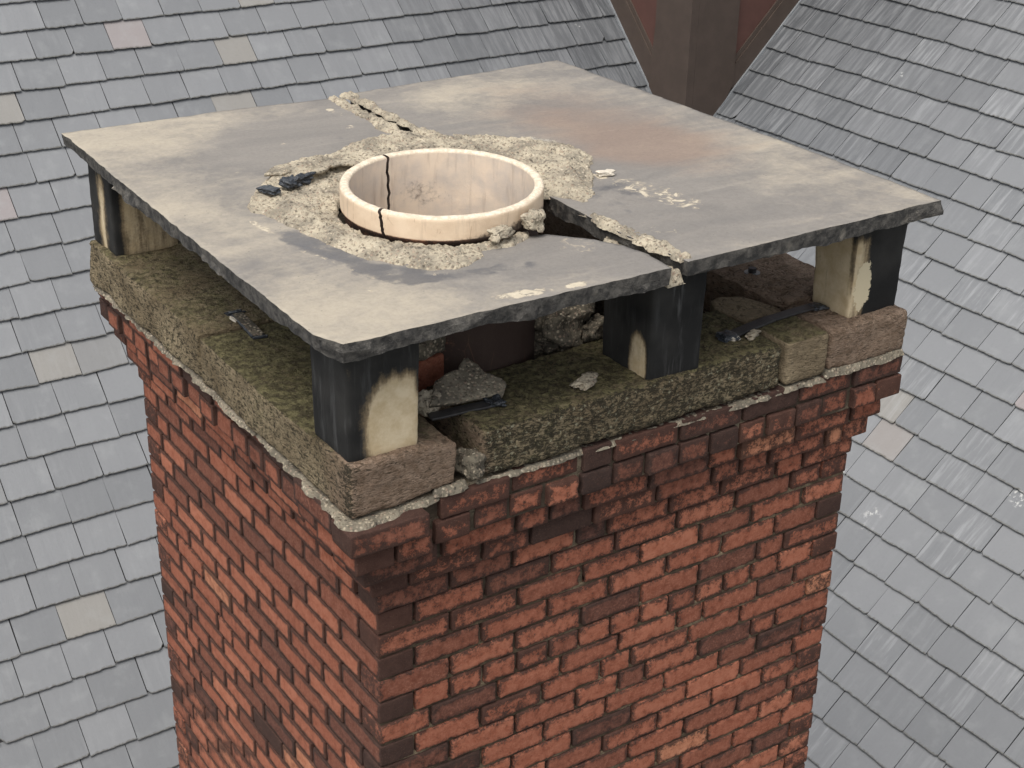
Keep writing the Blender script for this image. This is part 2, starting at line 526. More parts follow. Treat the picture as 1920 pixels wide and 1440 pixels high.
def mat_post():
    # m: r soot, g pale lime crust, b streak
    t = NT('sooted_sandstone', .9, .25)
    soot, lime, streak, wrm = t.attr('m')
    n1 = t.noise(20, 5, .65); n2 = t.noise(130, 4, .7); v = t.noise(55, 4, .6, vec=t.map((1, 1, .12)))
    base = t.mix(t.rng(n1, .3, .7), (.46, .36, .22), (.62, .52, .36))
    sf = t.math('ADD', soot, t.math('MULTIPLY', t.math('SUBTRACT', n1, .5), .75))
    sf = t.math('ADD', sf, t.math('MULTIPLY', t.math('SUBTRACT', v, .5), .85))
    sf = t.math('ADD', sf, t.math('MULTIPLY', t.math('SUBTRACT', n2, .5), .35))
    mid = t.rng(sf, .12, .55, 0, .85); full = t.rng(sf, .36, .86)
    col = t.mix(mid, base, (.16, .115, .065))
    sc = t.mix(t.rng(t.noise(6, 3), .35, .7), (.012, .012, .012), (.034, .033, .031))
    sc = t.mix(t.math('MULTIPLY', t.rng(v, .5, .75), streak), sc, (.10, .10, .10))
    col = t.mix(full, col, sc)
    lf = t.math('ADD', lime, t.math('MULTIPLY', t.math('SUBTRACT', t.noise(38, 4, .7), .5), 1.1))
    col = t.mix(t.rng(lf, .60, .64), col, (.60, .52, .36))
    h = t.math('ADD', t.math('MULTIPLY', n2, .5), t.math('MULTIPLY', v, .3))
    return t.done(col, t.bump(h, .0022, .8))
def mat_pot():
    # m: r soot, g raw terracotta
    t = NT('pale_fired_clay', .75, .35)
    soot, terra, inn, top = t.attr('m')
    n1 = t.noise(14, 5, .6); n2 = t.noise(90, 4, .7); n3 = t.noise(380, 2, .7)
    col = t.mix(t.rng(n1, .3, .7), (.70, .56, .41), (.60, .46, .325))
    col = t.mix(inn, col, t.mix(t.rng(n1, .35, .7), (.70, .575, .45), (.57, .485, .41)))
    col = t.mix(top, col, t.mix(t.rng(n2, .4, .65), (.55, .46, .35), (.74, .65, .52)))
    col = t.mix(terra, col, t.mix(t.rng(n1, .4, .7), (.38, .16, .085), (.50, .26, .15)))
    sf = t.math('ADD', soot, t.math('MULTIPLY', t.math('SUBTRACT', n1, .5), .8))
    sf = t.math('ADD', sf, t.math('MULTIPLY', t.math('SUBTRACT', n2, .5), .9))
    col = t.mix(t.rng(sf, .42, .9, 0, .95), col, (.03, .022, .02))
    drip = t.noise(40, 4, .65, vec=t.map((1, 1, .12)))
    col = t.mix(t.math('MULTIPLY', t.rng(drip, .52, .72, 0, .5), t.math('SUBTRACT', 1.0, t.math('MAXIMUM', top, terra))), col, (.36, .27, .20))
    col = t.mix(t.math('MULTIPLY', t.rng(t.noise(5, 5, .65), .45, .7, 0, .38), inn), col, (.36, .34, .32))
    cr = t.voro(16, vec=t.map((1, 1, .35)), feat='DISTANCE_TO_EDGE')
    fine = t.math('MULTIPLY', t.rng(cr, .012, .003), t.rng(n1, .5, .58))
    fine = t.math('MULTIPLY', fine, t.math('SUBTRACT', 1.0, t.math('MAXIMUM', top, inn)))
    col = t.mix(t.math('MULTIPLY', fine, .55), col, (.16, .08, .05))
    col = t.mix(t.rng(n3, .62, .78, 0, .25), col, (.4, .3, .22))
    return t.done(col, t.bump(t.math('ADD', n2, n3), .0009, .7))
def mat_slate():
    # m: r random, g kind, b second random, a distance to the lower edge
    t = NT('roof_slate', .50, .5)
    r1, kind, r2, low = t.attr('m')
    off = t.n('ShaderNodeCombineXYZ'); t.put(off.inputs[0], t.math('MULTIPLY', r1, 37.)); t.put(off.inputs[1], t.math('MULTIPLY', r2, 53.))
    ad = t.n('ShaderNodeVectorMath'); t.l(t.tc.outputs['Object'], ad.inputs[0]); t.l(off.outputs[0], ad.inputs[1])
    p = ad.outputs[0]
    st = t.noise(34, 4, .55, vec=t.map((1, .045, 1), vec=p, rot=(0, 0, .05)))
    st2 = t.noise(110, 3, .6, vec=t.map((1, .03, 1), vec=p, rot=(0, 0, .05)))
    n1 = t.noise(7, 4, .6, vec=p); n2 = t.noise(60, 4, .7, vec=p); n3 = t.noise(300, 2, .7)
    base = t.mix(r1, (.148, .154, .162), (.192, .198, .207))
    base = t.mix(t.rng(kind, .968, .972), base, (.215, .207, .193))
    base = t.mix(t.rng(kind, .993, .995), base, (.235, .212, .212))
    amt = t.math('MULTIPLY', t.math('POWER', r2, 2.6), .50)
    col = t.mix(t.math('MULTIPLY', t.rng(st, .50, .66), t.math('MULTIPLY', amt, .75)), base, (.37, .38, .39))
    col = t.mix(t.math('MULTIPLY', t.rng(st, .48, .36), t.math('MULTIPLY', amt, .45)), col, (.105, .113, .125))
    col = t.mix(t.math('MULTIPLY', t.rng(st2, .55, .7), t.math('MULTIPLY', amt, .35)), col, (.42, .43, .43))
    col = t.mix(t.rng(n1, .5, .75, 0, .22), col, (.30, .31, .31))
    col = t.mix(t.rng(n2, .55, .8, 0, .18), col, (.10, .11, .115))
    lw = t.math('ADD', t.rng(low, .028, .002), t.math('MULTIPLY', t.math('SUBTRACT', n2, .5), 1.1))
    col = t.mix(t.rng(lw, .72, 1.05, 0, .65), col, (.075, .07, .055))
    runoff_shade = t.math('LESS_THAN', kind, 0.0)
    runoff_shade = t.math('MULTIPLY', t.math('MULTIPLY', kind, -1.0), runoff_shade)
    col = t.mix(t.math('MULTIPLY', runoff_shade, t.rng(t.math('ADD', st, t.math('MULTIPLY', st2, .5)), .92, .60, .35, 1.0)), col, (.062, .066, .072))  # dirt streaks plus the turret's occlusion shade, painted into the slate colour
    bl = t.rng(t.noise(2.1, 3, .5), .70, .73); bl = t.math('MULTIPLY', bl, t.rng(t.noise(45, 4, .7), .5, .6))
    col = t.mix(t.math('MULTIPLY', bl, .7), col, (.55, .55, .53))
    h = t.math('ADD', t.math('MULTIPLY', st, .5), t.math('MULTIPLY', n2, .35)); h = t.math('ADD', h, t.math('MULTIPLY', t.noise(12, 4, .55, vec=p), .9))
    return t.done(col, t.bump(h, .003, .6), t.rng(n2, .3, .7, .42, .62))
def mat_plain(name, c, rough=.8, spec=.3, var=.3, bump=.001, scale=30, metal=0):
    t = NT(name, rough, spec)
    n1 = t.noise(scale, 5, .65); n2 = t.noise(scale * 6, 3, .6)
    col = t.mix(t.rng(n1, .3, .7), tuple(x * (1 - var) for x in c), tuple(min(1, x * (1 + var)) for x in c))
    t.b.inputs['Metallic'].default_value = metal
    return t.done(col, t.bump(t.math('ADD', n1, t.math('MULTIPLY', n2, .4)), bump, .8))
MAT = dict(
    bedj=mat_joint(1),
    brick=mat_brick(), mortar=mat_mortar('crumbling_mortar'), bed=mat_mortar('bedding_mortar', .54, (.10, .09, .065)), dim=mat_mortar('dirty_mortar', .36, (.04, .035, .03)),
    grey=mat_mortar('grey_mortar', .52), joint=mat_joint(), slab=mat_slab(), coping=mat_coping(), post=mat_post(), pot=mat_pot(),
    slate=mat_slate(), under=mat_plain('slate_underlay', (.035, .035, .037)),
    brown=mat_plain('brown_coated_metal', (.062, .045, .036), .55, .4, .10, .0004, 9),
    panel=mat_plain('red_brown_panel', (.085, .040, .032), .6, .35, .08, .0004, 9),
    lead=mat_plain('lead_flashing', (.20, .21, .22), .5, .5, .15, .002, 12),
    iron=mat_plain('dark_iron', (.030, .029, .030), .45, .5, .3, .001, 60),
    plastic=mat_plain('black_scrap', (.022, .026, .032), .25, .6, .4, .004, 70),
    steel=mat_plain('dull_steel', (.24, .25, .25), .4, .5, .2, .0005, 60, .6),
    white=mat_plain('pale_chip', (.55, .50, .42), .9, .2, .2, .003, 60),
    soil=mat_plain('ground_grey', (.12, .12, .11), .95, .2, .3, .02, 3),
    cavity=mat_plain('sooty_lining', (.030, .025, .022), .95, .1, .3, .004, 30))

# ------------------------------------------------------------------ chimney
W, L, H = 1.584, 1.549, .068
chim = empty('brick_chimney', (0, 0, -6.6), 'square red brick chimney stack with mossy stones, flat slabs and a cracked clay pot', 'chimney')
def K(o):                       # parent with kept place
    o.parent = chim
    o.matrix_parent_inverse = Matrix.Translation((0, 0, 6.6))
    return o

def make_bricks():
    fine = Acc(); g = random.Random(11)
    offs = {0: .086, 1: .086, 2: .056, 3: .032, 4: .008}
    NF = 20            # courses with full detail
    NT_ = 98
    prevj = {0: [], 1: [], 2: [], 3: []}
    for k in range(NT_):
        o = offs.get(k, 0.0)
        zt = -k * H
        det = k < NF
        # face: 0 front (y=0, along x) 1 left (x=0, along y) 2 back 3 right
        for face in range(4):
            Lx = (W if face in (0, 2) else L) + 2 * o
            vis = face in (0, 1)
            par = (k + (face in (1, 3))) % 2
            start = 0 if par == 0 else .102
            end = Lx if par == 0 else Lx - .102
            # on corners alternate so that the ends interlock
            s = start; lst = []
            header = (k == 1) or (k % 6 == 3 and k > 4 and face in (0, 1) and g.random() < .5)
            while s < end - .01:
                if header: l = .103 + g.uniform(-.004, .004)
                else: l = .206 + g.uniform(-.009, .008) if g.random() < .78 else .103 + g.uniform(-.004, .004)
                if not lst and par == 0: l = .206
                if s + l > end - .07: l = end - s
                elif not header:
                    for alt in (l, .206, .196, .214, .103, .186, .15, .11):
                        if s + alt < end - .07 and all(abs(s + alt - o - q) > .032 for q in prevj[face]): l = alt + g.uniform(-.004, .004); break
                lst.append((s, l)); s += l
            prevj[face] = [a_ + b_ - o for a_, b_ in lst[:-1]] + ([start - o, end - o] if par else [])
            for bi, (s, l) in enumerate(lst):
                hj = g.uniform(.008, .0125); bz = g.uniform(.006, .0088)
                Lb = max(.03, l - hj); Hb = H - bz
                first = bi == 0 and par == 0; last = bi == len(lst) - 1 and par == 0
                if s < .001: s0 = 0; Lb += hj / 2
                else: s0 = s + hj / 2
                dep = .098
                if det and vis:
                    n = (max(4, int(Lb / .014)), 2, 5); r = g.uniform(.003, .0065) if face == 0 else g.uniform(.002, .004)
                elif det: n = (3, 1, 2); r = .005
                elif vis and k < 40: n = (3, 1, 2); r = .005
                else: n = (1, 1, 1); r = .005
                v, f, nn, p = block((Lb, dep, Hb), n, r)
                u = p[:, 0]; h = p[:, 2]
                ed = np.minimum(np.minimum(u, Lb - u), np.minimum(h, Hb - h))
                edge = np.maximum(1 - sstep(0, .013, ed), .9 * (1 - sstep(0, .020, Hb - h))) if face != 1 else 1.35 * (1 - sstep(0.001, .0095, ed))
                # jitter
                jit = g.gauss(0, .0008) * (.5 if face == 1 else 1) if k > 4 else g.gauss(0, .0016)
                rot = g.gauss(0, .003) * (.3 if face == 1 else 1)
                if k < 4 and not (first or last): jit += g.gauss(0, (.0055, .005, .003, .002)[k])
                v = v.copy()
                v[:, 1] += jit + (v[:, 0] - Lb / 2) * rot
                v[:, 2] += (v[:, 0] - Lb / 2) * g.gauss(0, .003)
                # to world
                if face == 0: P = np.column_stack([-o + s0 + v[:, 0], -o + v[:, 1], zt - H + bz / 2 + v[:, 2]]); N = nn
                elif face == 1:
                    P = np.column_stack([-o + v[:, 1], -o + s0 + v[:, 0], zt - H + bz / 2 + v[:, 2]]); N = nn[:, [1, 0, 2]]; f = f[:, ::-1]
                elif face == 2: P = np.column_stack([-o + s0 + v[:, 0], L + o - v[:, 1], zt - H + bz / 2 + v[:, 2]]); N = nn * [1, -1, 1]; f = f[:, ::-1]
                else: P = np.column_stack([W + o - v[:, 1], -o + s0 + v[:, 0], zt - H + bz / 2 + v[:, 2]]); N = nn[:, [1, 0, 2]] * [-1, 1, 1]
                # the heaved near corner
                if k < 3:
                    wgt = (1 - sstep(.02, .30, P[:, 0].mean())) * (1 - sstep(.02, .30, P[:, 1].mean()))
                    P = P + np.array([-.046, -.044, -.012]) * wgt * (1, .5, .3)[k]
                    if k == 0 and face == 0 and .14 < P[:, 0].mean() < .42: P = P + np.array([.004, -.006, -.004])
                if det and vis:
                    sd = g.randrange(9999)
                    a1 = .0011 * fbm(P, 55, 3, 2) + .0008 * fbm(P, 160, 5, 2)
                    ch = np.maximum(0, vn(P, 38, 77) - .45) * .008 * sstep(.016, .0, ed)
                    wavy = .0009 * vn(P, 16, sd)
                    P = P + N * ((a1 - ch + wavy) * (.55 if face == 1 else 1))[:, None]
                # colour drivers
                tone = min(1, max(0, g.gauss(.50 if face == 1 else .47, .15)))
                rr_ = g.random()
                if rr_ < .14: tone *= .35
                if rr_ > .975: tone = .9
                soot = g.gauss(.045, .10)
                if rr_ < .03: soot += .45
                soot += .05 if face == 0 else .035
                if k < 8: soot += (.26, .18, .15, .24, .12, .1, .05, .02)[k] * (1.0 if face == 0 else .35)
                xm = P[:, 0].mean() if face in (0, 2) else P[:, 1].mean()
                if face == 0: soot += .16 * (1 - abs(xm - .5)) * max(0, 1 - k / 14)
                if k < 2: tone = tone * .8 + .02
                m = np.column_stack([np.full(len(P), tone), np.full(len(P), soot), edge, np.full(len(P), .48 if face == 1 else 1.)])
                fine.add(P, f, m=m)
    o = fine.build('brick_shaft', MAT['brick']); K(o)
    # mortar core: hollow at the top
    a = Acc()
    def slabbox(lo, hi, seg=.03):
        lo = np.array(lo, float); hi = np.array(hi, float); Lb = hi - lo
        n = [max(1, min(60, int(Lb[i] / seg))) for i in range(3)]
        v, f, nn, p = block(Lb, n, .002)
        P = v + lo
        P = P + nn * (.0022 * vn(P, 60, 8) + .0012 * vn(P, 150, 9))[:, None]
        a.add(P, f)
    ins = .0135
    for k, t in ((0, .086), (1, .086), (2, .056), (3, .032), (4, .008)):
        z0 = -(k + 1) * H - .002; z1 = -k * H - (.004 if k == 0 else .002)
        e = t - ins
        slabbox((-e, -e, z0), (W + e, .19, z1)); slabbox((-e, L - .19, z0), (W + e, L + e, z1))
        slabbox((-e, .1902, z0), (.19, L - .1902, z1)); slabbox((W - .19, .1902, z0), (W + e, L - .1902, z1))
    slabbox((ins, ins, -1.5), (W - ins, L - ins, -.5), .02)
    slabbox((ins, ins, -.498), (W - ins, .19, -5 * H - .002), .02); slabbox((ins, L - .19, -.498), (W - ins, L - ins, -5 * H - .002), .02)
    slabbox((ins, .1902, -.498), (.19, L - .1902, -5 * H - .002), .02); slabbox((W - .19, .1902, -.498), (W - ins, L - .1902, -5 * H - .002), .02)
    slabbox((ins, ins, -98 * H), (W - ins, L - ins, -1.502), .2)
    K(a.build('joint_mortar', MAT['joint']))
    b = Acc()
    for k in range(4, 30):
        z = -k * H - .0
        for (x0, y0, x1, y1) in ((.0055, .0055, W - .0055, .05), (.0105, .0502, .05, L - .0055), (.0502, L - .05, W - .0055, L - .0055), (W - .05, .0502, W - .0055, L - .0502)):
            Lb = (x1 - x0, y1 - y0, .0125)
            n = [max(1, int(q / .012)) for q in Lb[:2]] + [1]
            v, f, nn, p = block(Lb, n, .002)
            P = v + np.array([x0, y0, z - .0062])
            P = P + nn * (.0032 * fbm(P, 9, 5, 2) + .0016 * vn(P, 70, 6) - .0008)[:, None] * [1, 1, .25]
            b.add(P, f)
    K(b.build('bed_joint_mortar', MAT['bedj']))
make_bricks()

# flue lining inside the stack
a = Acc()
for lo, hi in (((.191, .191, -.499), (W - .191, L - .191, -.47)), ((.75, .191, -.47), (.79, L - .191, -.02))):
    v, f, nn, p = block(np.array(hi) - np.array(lo), (8, 8, 3), .004); v = v + np.array(lo)
    a.add(v + nn * (.004 * fbm(v, 20, 4))[:, None], f)
K(a.build('flue_partition', MAT['cavity']))

# ---- bedding mortar
bed = [(-.104, .43), (-.114, .30), (-.117, .203), (-.127, .10), (-.129, .053), (-.134, -.03), (-.132, -.058), (-.127, -.097), (-.095, -.116), (-.05, -.112), (-.007, -.107), (.04, -.097), (.082, -.096), (.13, -.088), (.17, -.08), (.17, .15), (.1, .4)]
def bedh(v2, D): return .004 * sstep(0, .004, D) + grain(v2, 3, .0007)
K(rubble('bedding_mortar', bed, -.010, bedh, MAT['bed'], None, step=.006, seed=5, rough=.008, under=.007))
def crust(poly, z, seed, name='bedding_mortar', h=.004, mat='bed'):
    return K(rubble(name, poly, z, lambda v2, D: h * sstep(0, .007, D) + grain(v2, seed, .0015), MAT[mat], None, step=.006, seed=seed, rough=.007, under=.008))
crust([(.23, -.086), (.7, -.086), (1.2, -.087), (1.2, -.03), (.23, -.03)], -.0085, 21)
crust([(1.2, -.093), (1.35, -.093), (1.35, -.03), (1.2, -.03)], -.005, 22)
crust([(1.36, -.093), (1.668, -.092), (1.668, .02), (1.36, .02)], -.001, 23, h=.012)
crust([(-.112, .43), (-.112, .8), (-.113, 1.2), (-.112, 1.6), (-.05, 1.6), (-.05, .43)], -.0085, 24)
crust([(.10, -.092), (.135, -.101), (.18, -.099), (.21, -.09), (.2, -.06), (.12, -.06)], .001, 25, h=.012)

# ---- coping stones
def cm(moss, blk, pink, lich):
    def fn(P, nn):
        n = len(P); b = lambda x: (x(P, nn) if callable(x) else float(x)) + np.zeros(n)
        return np.column_stack([b(moss), b(blk), b(pink), b(lich)])
    return fn
top_ = lambda nn: sstep(.4, .8, nn[:, 2])
def wobble(seed, amp=.007):
    def fn(P):
        P = P.copy()
        P[:, 0] += amp * vn(P, 4, seed); P[:, 1] += amp * vn(P, 4, seed + 1); P[:, 2] += amp * .6 * vn(P, 3.3, seed + 2)
        return P
    return fn
def s1warp(P):
    P = wobble(3)(P)
    fr = 1 - sstep(.05, .32, P[:, 1])                     # right end of the near stone slopes down a little
    P[:, 2] -= .012 * sstep(.06, .175, P[:, 0]) * fr * sstep(.06, .131, P[:, 2])
    P[:, 2] += .012 * sstep(.02, .17, P[:, 0]) * (1 - sstep(-.02, .05, P[:, 2])) * (1 - sstep(.0, .2, P[:, 1]))
    return P
K(stone('coping_stone', (-.110, -.084, .003), (.176, .754, .132), MAT['coping'], None, .010, .010, .0045, 10, .0022, 31,
    cm(lambda P, nn: .55 * top_(nn) + .30 * sstep(-.1, .2, P[:, 1]) - .30 * (1 - sstep(-.09, .03, P[:, 1])),
       lambda P, nn: .16 + .26 * sstep(.3, .8, -nn[:, 0]) - .04 * top_(nn) + .3 * (1 - sstep(.0, .05, np.hypot(P[:, 0] + .11, P[:, 1] + .084))),
       lambda P, nn: 1 - sstep(-.06, .14, P[:, 1]) * .95 - .3 * sstep(.3, .8, -nn[:, 0]), .02), s1warp, 'tan and moss green coping stone at the near corner under the near post'))
K(stone('coping_stone', (.244, -.085, .002), (1.196, .200, .131), MAT['coping'], None, .011, .017, .005, 9, .0028, 41,
    cm(lambda P, nn: .42 + .35 * top_(nn), lambda P, nn: .34 + .0 * top_(nn) + .26 * sstep(.3, .8, -nn[:, 1]), lambda P, nn: .8 * (1 - sstep(.244, .29, P[:, 0])),
       lambda P, nn: .42 * sstep(.3, .8, -nn[:, 1]) + .1 * np.exp(-((P[:, 1] + .03) / .04) ** 2)), wobble(7), 'long dark green mossy coping stone under the middle post'))
K(stone('coping_stone', (1.205, -.088, .004), (1.357, .085, .133), MAT['coping'], None, .009, .015, .004, 10, .0022, 51,
    cm(lambda P, nn: .1 + .62 * top_(nn), .04, .15, .05), wobble(9, .005), 'small square tooled coping stone with a green top'))
K(stone('coping_stone', (1.366, -.086, .010), (1.662, .115, .131), MAT['coping'], None, .009, .013, .005, 11, .0022, 61,
    cm(lambda P, nn: -.1 + .1 * top_(nn), lambda P, nn: .06, 1.0, lambda P, nn: .12 * (1 - sstep(.0, .04, P[:, 2]))), wobble(12), 'pinkish brown coping stone under the right post'))
K(stone('coping_stone', (-.112, .762, .001), (.19, 1.60, .136), MAT['coping'], None, .012, .012, .006, 9, .0028, 71,
    cm(lambda P, nn: .35 * top_(nn) + .25, lambda P, nn: .20 + .24 * sstep(.3, .8, -nn[:, 0]), 0, .10), wobble(15), 'mossy tan coping stone along the left edge'))
# right side stone with the round flue cut-out (gritty red sandstone)
def gritty(P):
    n = len(P)
    return np.column_stack([np.full(n, -.2), .12 + .15 * (vn(P, 5, 2) > .1), np.full(n, 1.), np.full(n, 0.)])
rs = [(1.658, .118), (1.664, .7), (1.66, 1.60), (1.30, 1.60), (1.28, 1.2), (1.30, .8), (1.335, .5), (1.362, .38), (1.362, .27), (1.37, .18), (1.39, .118)]
K(rough_slab('coping_stone', rs, .132, .002, MAT['coping'], None, step=.012, chip=.006, seed=81, attr=gritty, rough=.003,
    topfn=lambda v: .006 * fbm(np.hstack([v, np.zeros((len(v), 1))]), 34, 5, 3), label='rough red brown coping stone with a bolt along the right edge'))
rs2 = [(1.19, .205), (1.215, .245), (1.26, .262), (1.31, .24), (1.345, .19), (1.358, .12), (1.352, .094), (1.21, .094), (1.202, .12)]
K(rough_slab('coping_stone', rs2, .128, .002, MAT['coping'], None, step=.010, chip=.004, seed=83, rough=.002,
    attr=lambda P: np.column_stack([np.full(len(P), .25), np.full(len(P), .08), np.full(len(P), .3), np.full(len(P), .02)]),
    topfn=lambda v: .004 * fbm(np.hstack([v, np.zeros((len(v), 1))]), 20, 6, 3), label='rounded brown coping stone beside the dark opening'))
K(stone('coping_stone', (.2, 1.30, .002), (1.28, 1.60, .131), MAT['coping'], None, .03, .012, .005, 9, .002, 91, cm(.3, .3, .3, 0), wobble(18), 'coping stone along the back edge'))

# ---- posts
def post(lo, hi, soot, lime, streak, seed, label, taper=.0, r=.012):
    lo = np.array(lo, float); hi = np.array(hi, float)
    Lb = hi - lo
    n = [max(2, int(Lb[i] / .011)) for i in range(3)]
    v, f, nn, p = block(Lb, n, r)
    P = v + lo
    t = (P[:, 2] - lo[2]) / Lb[2]
    c = (lo + hi) / 2
    for ax in (0, 1): P[:, ax] = c[ax] + (P[:, ax] - c[ax]) * (1 + taper * (t - .5))
    P = P + nn * (.0022 * fbm(P, 10, seed) + .0006 * fbm(P, 80, seed))[:, None]
    rel = (P - lo) / Lb
    m = np.column_stack([soot(rel, nn), lime(rel, nn), streak(rel, nn), np.zeros(len(P))])
    o = K(new_obj('support_post', P, f, MAT['post'], None, True, {'m': m})); o['label'] = label
    return o
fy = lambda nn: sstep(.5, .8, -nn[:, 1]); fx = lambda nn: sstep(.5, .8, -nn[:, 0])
zero = lambda r, n: np.zeros(len(r))
def ell(a, b, ca, cb, ra, rb, p=2.6): return (np.abs((a - ca) / ra) ** p + np.abs((b - cb) / rb) ** p) ** (1 / p)
def soot_near(r, n):
    e = ell(r[:, 0], r[:, 2], .70, .24, .52, .38)
    s = sstep(.62, 1.22, e)
    s = np.maximum(s, .75 * sstep(.86, 1.0, r[:, 0]) * sstep(.3, .5, r[:, 2]))
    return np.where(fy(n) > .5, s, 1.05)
post((-.098, -.064, .124), (.087, .118, .452), soot_near, zero, lambda r, n: .4 * np.ones(len(r)), 1, 'black sooty post with a large cream patch at the near corner', .03)
def soot_mid(r, n):
    e = ell(r[:, 1], r[:, 2], .24, .16, .20, .26)
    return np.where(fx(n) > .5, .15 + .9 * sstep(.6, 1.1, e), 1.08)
post((.738, -.076, .122), (.909, .128, .448), soot_mid, zero, lambda r, n: .2 + .8 * np.exp(-((r[:, 0] - .45) / .12) ** 2), 2, 'almost black post in the middle of the front', .04)
def soot_right(r, n):
    sx_ = .10 + .62 * sstep(.55, 1.0, r[:, 2]) + .5 * sstep(.82, 1.0, 1 - r[:, 1]) * sstep(.1, .3, r[:, 2])
    sy_ = .2 + .9 * sstep(.10, .42, r[:, 0]) * 1.0
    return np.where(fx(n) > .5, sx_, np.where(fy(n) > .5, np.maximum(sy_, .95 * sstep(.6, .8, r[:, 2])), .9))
def lime_right(r, n):
    e = ell(r[:, 0], r[:, 2], .22, .30, .26, .36, 2)
    return np.where(fy(n) > .5, .80 * (1 - sstep(.3, 1.25, e)), 0)
post((1.463, -.044, .122), (1.655, .112, .450), soot_right, lime_right, zero, 3, 'cream and black post with pale flaking patch at the right corner', .06)
def soot_left(r, n):
    sy_ = .35 + .75 * (1 - sstep(.03, .22, r[:, 0])) + .75 * sstep(.55, .95, r[:, 2])
    sx_ = .95 - .75 * np.exp(-((r[:, 1] - .45) / .16) ** 2) * (1 - sstep(.5, .9, r[:, 2]))
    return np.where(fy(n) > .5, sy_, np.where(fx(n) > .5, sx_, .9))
post((-.088, 1.415, .126), (.112, 1.60, .452), soot_left, zero, zero, 4, 'tan post with black edges at the far left corner', .0, .008)
post((.74, 1.38, .124), (.91, 1.56, .448), lambda r, n: .8 * np.ones(len(r)), zero, zero, 5, 'sooty post hidden in the middle of the back')
post((1.44, 1.38, .124), (1.62, 1.56, .448), lambda r, n: .8 * np.ones(len(r)), zero, zero, 6, 'sooty post hidden at the far back corner')

# ---- cap slabs
PX, PY, PR_ = .449, .441, .259
def arc(cx, cy, r, a0, a1, n=40):
    return [(cx + r * math.cos(math.radians(a0 + (a1 - a0) * i / n)), cy + r * math.sin(math.radians(a0 + (a1 - a0) * i / n))) for i in range(n + 1)]
def blob(P, x, y, rx, ry, rot=0, fall=.5):
    c, s = math.cos(math.radians(rot)), math.sin(math.radians(rot))
    dx = P[:, 0] - x; dy = P[:, 1] - y
    u = (dx * c + dy * s) / rx; v = (-dx * s + dy * c) / ry
    return 1 - sstep(1 - fall, 1 + fall, np.hypot(u, v))
def mslab(P):
    R_ = np.hypot(P[:, 0] - PX, P[:, 1] - PY)
    ang = np.degrees(np.arctan2(P[:, 1] - PY, P[:, 0] - PX))
    left = P[:, 0] < .74
    warm = np.where(left, .22 + .30 * (1 - sstep(.0, .6, P[:, 0] + .18)) + .3 * sstep(1.1, 1.5, P[:, 1]) * (1 - sstep(.3, .7, P[:, 0])), .27)
    warm = warm + .35 * blob(P, -.05, -.05, .22, .18) + .28 * blob(P, 1.15, 1.35, .28, .2) + .14 * blob(P, 1.5, .2, .35, .5)
    warm -= .45 * blob(P, .45, 1.15, .3, .22) + .25 * blob(P, .95, .3, .3, .35)
    dark = .75 * blob(P, .06, .36, .05, .17, 12) + .7 * blob(P, .13, .12, .10, .06, -40) + .6 * blob(P, .3, .03, .2, .03, -8) + .45 * blob(P, .9, .34, .12, .3) + .4 * blob(P, .72, 1.25, .04, .2)
    dark += .35 * blob(P, .62, .02, .07, .10) + .3 * blob(P, .45, 1.18, .24, .1) + .25 * blob(P, .88, 1.2, .12, .3)
    lime = .72 * blob(P, .31, -.13, .08, .026, -8) + .85 * blob(P, .445, -.152, .032, .017) + .5 * blob(P, .035, .055, .026, .016) + .52 * blob(P, 1.0, .27, .065, .20, 10) + .46 * blob(P, .835, .04, .03, .07, 15)
    lime += .46 * blob(P, .60, .06, .05, .07) + .5 * blob(P, .64, 1.39, .018, .05) + .55 * blob(P, .60, 1.22, .02, .03) + .6 * blob(P, .352, 1.168, .012, .012) + .6 * blob(P, .133, .989, .010, .014) + .6 * blob(P, .636, 1.43, .012, .014)
    lime += .62 * blob(P, .0, .56, .012, .10, 5) + .46 * blob(P, .05, .22, .012, .20, 15) + .42 * blob(P, .2, .075, .12, .012, -30) + .3 * blob(P, .9, .9, .05, .16) + .62 * blob(P, .955, .455, .012, .03, 0)
    lime += .25 * blob(P, -.05, .03, .02, .02)
    red = .70 * blob(P, 1.30, .85, .22, .5, 4, .9) + .5 * blob(P, 1.22, .62, .2, .2) + .25 * blob(P, 1.0, 1.0, .25, .2)
    return np.column_stack([warm, dark, lime, red])
def topz(seed, a=.0022):
    return lambda v: a * fbm(np.hstack([v, np.zeros((len(v), 1))]), 3.0, seed, 3) + .0004 * fbm(np.hstack([v, np.zeros((len(v), 1))]), 60, seed, 2)
hole = arc(PX, PY, .272, -66, -298, 60)           # the broken opening round the pot
left_poly = [(-.159, 1.578), (-.170, 1.1), (-.180, .5), (-.186, .05), (-.189, -.095), (-.176, -.125), (-.157, -.169), (-.10, -.172), (0, -.170), (.35, -.176), (.70, -.180), (.707, -.082), (.693, -.007), (.655, .065), (.61, .118), (.575, .155)] + hole[3:] + [(.60, .70), (.66, .74), (.700, .80), (.705, 1.1), (.718, 1.545), (.4, 1.562)]
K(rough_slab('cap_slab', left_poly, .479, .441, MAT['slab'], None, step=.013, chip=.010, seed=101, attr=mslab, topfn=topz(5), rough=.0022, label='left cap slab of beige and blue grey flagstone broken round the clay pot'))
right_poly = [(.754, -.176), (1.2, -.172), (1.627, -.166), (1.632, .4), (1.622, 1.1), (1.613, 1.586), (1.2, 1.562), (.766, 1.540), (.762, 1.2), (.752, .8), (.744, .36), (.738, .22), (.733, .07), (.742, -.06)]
K(rough_slab('cap_slab', right_poly, .483, .440, MAT['slab'], None, step=.013, chip=.010, seed=131, attr=mslab, topfn=topz(9), rough=.0022, label='right cap slab of grey and red brown flagstone'))

